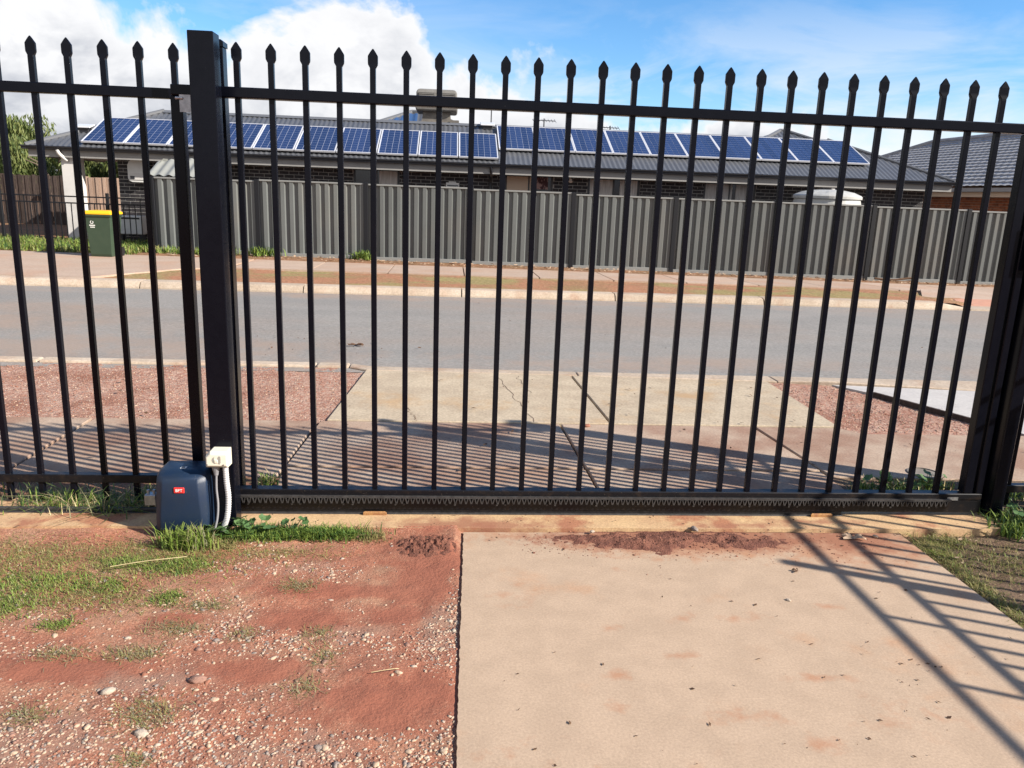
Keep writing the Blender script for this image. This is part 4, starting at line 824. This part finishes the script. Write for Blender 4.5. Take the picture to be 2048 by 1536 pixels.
blades('grass', 'lush dark green grass around the foot of the catch post', clumps([(2.98, 3.56, .16, .08, 3), (2.90, 3.68, .10, .08, 1.5), (3.15, 3.6, .18, .14, 2.5), (2.86, 3.50, .08, .05, 1)], 900, 11), .04, .12, .0042, [grass_dark, grass_green, mallow_m], lambda x, y: -.01, .8, .3, [.45, .4, .15], 11)
blades('grass', 'weedy grass behind the gate beside the catch post', clumps([(2.38, 4.08, .06, .05, 1), (2.62, 4.10, .12, .06, 2), (2.85, 4.15, .12, .06, 1.5), (3.2, 4.0, .25, .1, 2), (2.5, 4.02, .2, .06, 1), (-.97, 4.12, .05, .06, 1)], 1100, 12), .03, .09, .003, [grass_dark, grass_green, straw_m], lambda x, y: -.005, 1.0, .4, [.4, .45, .15], 12)
blades('grass', 'bright green lawn strip around the wheelie bin', [(random.uniform(-13, -6.5), random.uniform(16.75, 19.6)) for _ in range(9000)] + [(random.uniform(-6.6, -5.2), random.uniform(17.4, 18.0)) for _ in range(500)], .06, .20, .011, [grass_green, grass_olive, grass_dark], far_z, .7, .2, [.55, .25, .2], 13)
blades('grass', 'green tufts at the foot of the sheet metal fence posts', clumps([(-4.15, 17.85, .4, .14, 2), (-1.95, 17.9, .22, .12, 1.6), (-4.8, 17.8, .2, .1, .6)], 420, 14), .08, .28, .011, [grass_green, grass_dark], far_z, .7, .2, [.6, .4], 14)
# mallow weeds with separate round leaves
def leaf_mesh(name, m, lobes=5, n=20):
    V = [(0, 0, -.12)]
    for k in range(n):
        t = 2 * math.pi * k / n; r = 1 + .10 * math.cos(lobes * t); V.append((r * math.cos(t), r * math.sin(t), .10 * math.cos(lobes * t + 1) + .10))
    me = bpy.data.meshes.new(name); me.from_pydata(V, [], [(0, 1 + k, 1 + (k + 1) % n) for k in range(n)]); me.materials.append(m); me.polygons.foreach_set('use_smooth', np.ones(n, dtype=bool)); return me
lm = leaf_mesh('leaf', mallow_m)
def mallow(label, x, y, z, n, r, size, seed):
    rs = random.Random(seed); t = thing('mallow_weed', label, 'weed', (x, y, z)); st = MB()
    for k in range(n):
        a = rs.uniform(0, 6.28); d = r * math.sqrt(rs.random()); h = rs.uniform(.02, .075); q = Vector((x + d * math.cos(a), y + d * .6 * math.sin(a), z + h)); s = size * rs.uniform(.6, 1.2)
        st.tube([(x + .2 * d * math.cos(a), y + .2 * d * math.sin(a), z - .005), q], .0014, 4)
        inst('leaf', lm, q, t, (rs.uniform(-.7, .4), rs.uniform(-.6, .6), rs.uniform(0, 6.28)), (s, s, s))
    st.build('stem', mallow_m, t)
mallow('round leaved mallow weed at the foot of the guide post conduit', -.99, 3.44, 0, 16, .085, .024, 1)
mallow('round leaved mallow weed in the green strip just right of the guide post', -.87, 3.45, 0, 15, .10, .018, 2)
mallow('small mallow weed rising above the middle of the green strip', -.72, 3.48, 0.01, 12, .08, .015, 3)
mallow('mallow weed behind the gate next to the drain lid', 2.80, 4.14, 0, 12, .10, .026, 4)
mallow('mallow weed behind the gate at the apron edge', 2.52, 4.12, 0, 12, .10, .026, 5)
mallow('dark mallow weed by the foot of the catch post', 2.98, 3.62, 0, 14, .12, .026, 6)
# pebbles
def ico(level):
    bm = bmesh.new(); bmesh.ops.create_icosphere(bm, subdivisions=level, radius=1); bm.verts.ensure_lookup_table()
    V = np.array([v.co[:] for v in bm.verts]); F = np.array([[v.index for v in f.verts] for f in bm.faces]); bm.free(); return V, F
I1 = ico(1); I2 = ico(2)
def pebbles(name, label, items, seed, mats=stones, weights=(.38, .22, .14, .14, .12)):
    rs = np.random.default_rng(seed); AV = []; AF = []; MI = []; off = 0
    for (x, y, z, r) in items:
        V0, F0 = I2 if r > .011 else I1
        sc = np.array([rs.uniform(.85, 1.45), rs.uniform(.7, 1.05), rs.uniform(.4, .65)]) * r; a = rs.uniform(0, 6.28); ca, sa = math.cos(a), math.sin(a)
        P = V0 * (1 + .16 * rs.normal(size=(len(V0), 1))) * sc; P = np.stack([P[:, 0] * ca - P[:, 1] * sa, P[:, 0] * sa + P[:, 1] * ca, P[:, 2]], 1) + np.array([x, y, z + r * rs.uniform(-.28, .12)])
        AV.append(P); AF.append(F0 + off); off += len(P); MI += [rs.choice(len(mats), p=weights)] * len(F0)
    V = np.concatenate(AV); F = np.concatenate(AF); o = mesh_obj(name, V.tolist(), F.tolist(), list(mats), None, True, MI)
    return tag(o, label, 'gravel', kind='stuff')
items = []; tries = 0
while len(items) < 30000 and tries < 900000:
    tries += 1; x = random.uniform(-2.7, .07); y = random.uniform(1.55, 3.40)
    edge = .04 + .022 * max(0, (y - 1.9)) / .8
    if x > edge - .008: continue
    dn = .06 + 1.15 * max(0, fbm(x, y, 2.9, 3, 5.0) + .12) + .75 * math.exp(-((x - edge) / .12) ** 2) * (1 if y < 3.0 else .3) + (.45 if y < 2.15 else 0) + (.25 if x < -.5 and y < 2.55 else 0)
    dn *= max(0, 1 - 1.5 * bare(x, y)) * 1.1; dn *= 1 if y < 2.95 or x > -.9 else .25
    if y > 3.2: dn *= .3
    if random.random() > dn: continue
    u = random.random(); r = .0016 + .0024 * random.random() if u < .58 else .0038 + .0036 * random.random() if u < .97 else .0072 + .0045 * random.random()
    items.append((x, y, yard_z(x, y), r))
pebbles('gravel', 'loose pale and grey pebbles scattered over the red dirt yard', items, 21)
items = [(random.uniform(-5, -.8), random.uniform(5.36, 7.0)) for _ in range(7000)] + [(random.uniform(2.9, 4.0), random.uniform(5.25, 6.6)) for _ in range(2600)]
items = [p for p in items if not (p[0] > 3.6 + (6.4 - p[1]) * .45 and p[1] > 5.2) and not (2.8 < p[0] < 2.9)]
pebbles('gravel', 'reddish pink gravel chips spread over the kerbside verges', [(x, y, verge_z(x, y), random.uniform(.003, .009)) for x, y in items], 22, weights=(.22, .42, .1, .03, .23))
cl = []
while len(cl) < 1500:
    x = random.uniform(.35, 2.15); y = random.gauss(3.38, .085)
    if y > 3.50 or random.random() > (.25 + .75 * math.exp(-((x - 1.1) / .55) ** 2)): continue
    cl.append((x, y, max(0, mud_z(x, y)), random.uniform(.0012, .004) if random.random() < .93 else random.uniform(.004, .008)))
tag(pebbles('mud_crumbs', 'small crumbs of red mud strewn about the slab top', cl, 23, [mud, stones[4]], (.8, .2)), 'small crumbs of red mud strewn about the slab top', 'mud')
# bigger single stones
def stone(label, x, y, z, r, m, seed):
    rs = np.random.default_rng(seed); V, F = ico(3); P = V * (1 + .10 * np.array([mnoise.noise(Vector(v * 2.2) + Vector((seed, 0, 0))) for v in V])[:, None] * 2.5) * np.array([1.3, .85, .6]) * r
    a = rs.uniform(0, 6.28); P = np.stack([P[:, 0] * math.cos(a) - P[:, 1] * math.sin(a) + x, P[:, 0] * math.sin(a) + P[:, 1] * math.cos(a) + y, P[:, 2] + z + r * .25], 1)
    return tag(mesh_obj('stone', P.tolist(), F.tolist(), m, None, True), label, 'stone')
stone('pinkish stone on bare red dirt in the middle of the gravel', -.80, 2.345, yard_z(-.80, 2.345), .021, stones[1], 1)
stone('pale angular stone at the far left of the gravel near a dry tuft', -1.54, 2.42, yard_z(-1.54, 2.42), .028, stones[1], 2)
stone('two tone white stone lying among the densest pebbles', -1.06, 2.29, yard_z(-1.06, 2.29), .017, stones[3], 3)
stone('flat white stone on the gravel below the pinkish one', -.88, 2.08, yard_z(-.88, 2.08), .017, stones[3], 4)
stone('grey stone half sunk in the mud at the slab top', 1.21, 3.50, .012, .018, stones[2], 5)
stone('small white stone on the dark mud', .70, 3.47, .012, .010, stones[3], 6)
stone('brown stone on the footpath by the crossover joint', .98, 5.28, .0, .022, stones[4], 7)
stone('cream stone on the mud near the grass corner', 2.10, 3.44, .004, .011, stones[0], 8)
stone('tiny pale stone on the open driveway slab', 1.40, 2.83, .0, .009, stones[3], 9)
# flakes of leaf and bark
def flakes(name, label, pts, smin, smax, m, zf, seed, cat='leaf litter'):
    rs = np.random.default_rng(seed); V = []; F = []
    for x, y in pts:
        s = smin + (smax - smin) * rs.random() ** 2; a = rs.uniform(0, 6.28); u = np.array([math.cos(a), math.sin(a), rs.normal() * .15]) * s; w = np.array([-math.sin(a), math.cos(a), rs.normal() * .2]) * s * rs.uniform(.25, .7); p = np.array([x, y, zf(x, y) + .003]); k = len(V)
        V += [p - u, p + w * .8 - u * .2 + [0, 0, s * .2], p + u + [0, 0, s * .15], p - w + u * .1, ]; F.append((k, k + 3, k + 2, k + 1))
    return tag(mesh_obj(name, V, F, m), label, cat, kind='stuff')
flakes('leaf_litter', 'tiny dark bits of leaf scattered over the driveway slab', [(random.uniform(.12, 2.2), random.uniform(1.3, 3.35)) for _ in range(150)] + [(1.65 + random.gauss(0, .15), 2.35 + random.gauss(0, .12)) for _ in range(40)], .0012, .010, litter_m, lambda x, y: 0, 31)
flakes('leaf_litter', 'dry leaf crumbs lying on the plinth and mud by the gate', [(random.uniform(-2.5, 2.8), random.uniform(3.38, 3.66)) for _ in range(200)], .003, .011, litter_m, lambda x, y: .018, 32)
flakes('leaf_litter', 'dark specks of debris lying on the road and footpath', [(random.gauss(-1.2, .6), random.gauss(8.0, .35)) for _ in range(60)] + [(random.uniform(-6, 7), random.uniform(7.3, 11.8)) for _ in range(60)] + [(random.uniform(-2.6, 4.2), random.uniform(4.3, 6.7)) for _ in range(110)], .008, .024, litter_m, lambda x, y: .012, 33)
flakes('leaf_litter', 'pale dry leaves among the grass right of the driveway', [(random.uniform(2.3, 3.3), random.uniform(2.0, 3.5)) for _ in range(160)], .006, .018, paleleaf_m, lambda x, y: -.004, 34)
flakes('leaf_litter', 'reddish bark crumbs along the foot of the sheet metal fence', [(random.uniform(-6, 15), random.uniform(17.0, 18.0)) for _ in range(1400)], .02, .06, paleleaf_m, lambda x, y: far_z(x, y) + .01, 35)
def curled(label, x, y, z, s, m, seed):
    rs = random.Random(seed); b = MB()
    for k in range(6):
        a = rs.uniform(0, 6.28); q = [(x + t * s * math.cos(a), y + t * s * math.sin(a) * .7, z + .004 + s * .22 * math.sin(t * 2.6) * rs.uniform(.3, 1)) for t in (0, .33, .66, 1)]
        w = s * .22; b.add([(p[0], p[1] - w * (1 - abs(i - 1.5) * .45), p[2]) for i, p in enumerate(q)] + [(p[0], p[1] + w * (1 - abs(i - 1.5) * .45), p[2] + s * .1) for i, p in enumerate(q)], [(i, i + 1, i + 5, i + 4) for i in range(3)])
    return tag(b.build('dry_leaf', m), label, 'leaf')
curled('curled pale dry leaf on the red dust near the slab corner', 1.98, 3.42, .0, .06, paleleaf_m, 4)
curled('dark clump of dry leaves lying on the near half of the road', -.95, 8.05, .004, .09, litter_m, 5)
curled('small reddish dry flower head lying on the footpath joint', .10, 4.36, .0, .05, litter_m, 6)
curled('little dark twiggy leaf on the slab below the mud', 1.55, 3.08, .0, .028, litter_m, 8)
def stalk(label, P, r, m): return tag(MB().tube(spline(P, 6), [r] * (6 * (len(P) - 1) + 1), 5).build('straw_stalk', m), label, 'stalk')
stalk('long pale straw lying across the green grass left of the motor', [(-1.38, 3.10, .018), (-1.25, 3.14, .024), (-1.10, 3.19, .02)], .0016, straw_m)
stalk('short pale twig on the bare red dirt patch by the slab', [(-.24, 2.36, .004), (-.18, 2.37, .008), (-.15, 2.38, .004)], .0014, straw_m)
# drain lid behind the gate
dl = thing('drain_lid', 'small round drain lid in the footpath behind the gate', 'drain lid', (2.92, 4.37, 0))
MB().loft([[(2.92 + r * math.cos(t), 4.37 + r * math.sin(t), z) for t in np.linspace(0, 2 * math.pi, 25)[:-1]] for r, z in ((.10, -.02), (.10, .006), (.085, .008), (.085, .003))]).build('frame', steel_lid, dl)
# cracks in the crossover: fine dark crevices cut as thin recessed strips
def crack(x0, y0, x1, y1, z, seed, parent=None):
    rs = random.Random(seed); n = 16; b = MB(); P = []
    for i in range(n + 1):
        t = i / n; P.append((x0 + (x1 - x0) * t + rs.uniform(-.018, .018), y0 + (y1 - y0) * t, z))
    V = [(p[0] - .0024 * rs.uniform(.4, 1.4), p[1], z) for p in P] + [(p[0] + .0024 * rs.uniform(.4, 1.4), p[1], z) for p in P]
    b.add(V, [(i, i + n + 1, i + n + 2, i + 1) for i in range(n)]); return b.build('crack', litter_m, parent)
xo = bpy.data.objects['crossover']; fpth = bpy.data.objects['footpath']; apr = bpy.data.objects['apron']
crack(.43, 6.75, .62, 5.36, .0055, 1, xo); crack(.60, 6.8, .66, 6.2, .0055, 2, xo); crack(-.30, 5.7, -.22, 5.36, .0055, 3, xo)
crack(-.58, 4.39, -.52, 3.88, -.0025, 4, apr); crack(.08, 4.38, .06, 3.88, -.0025, 5, apr)
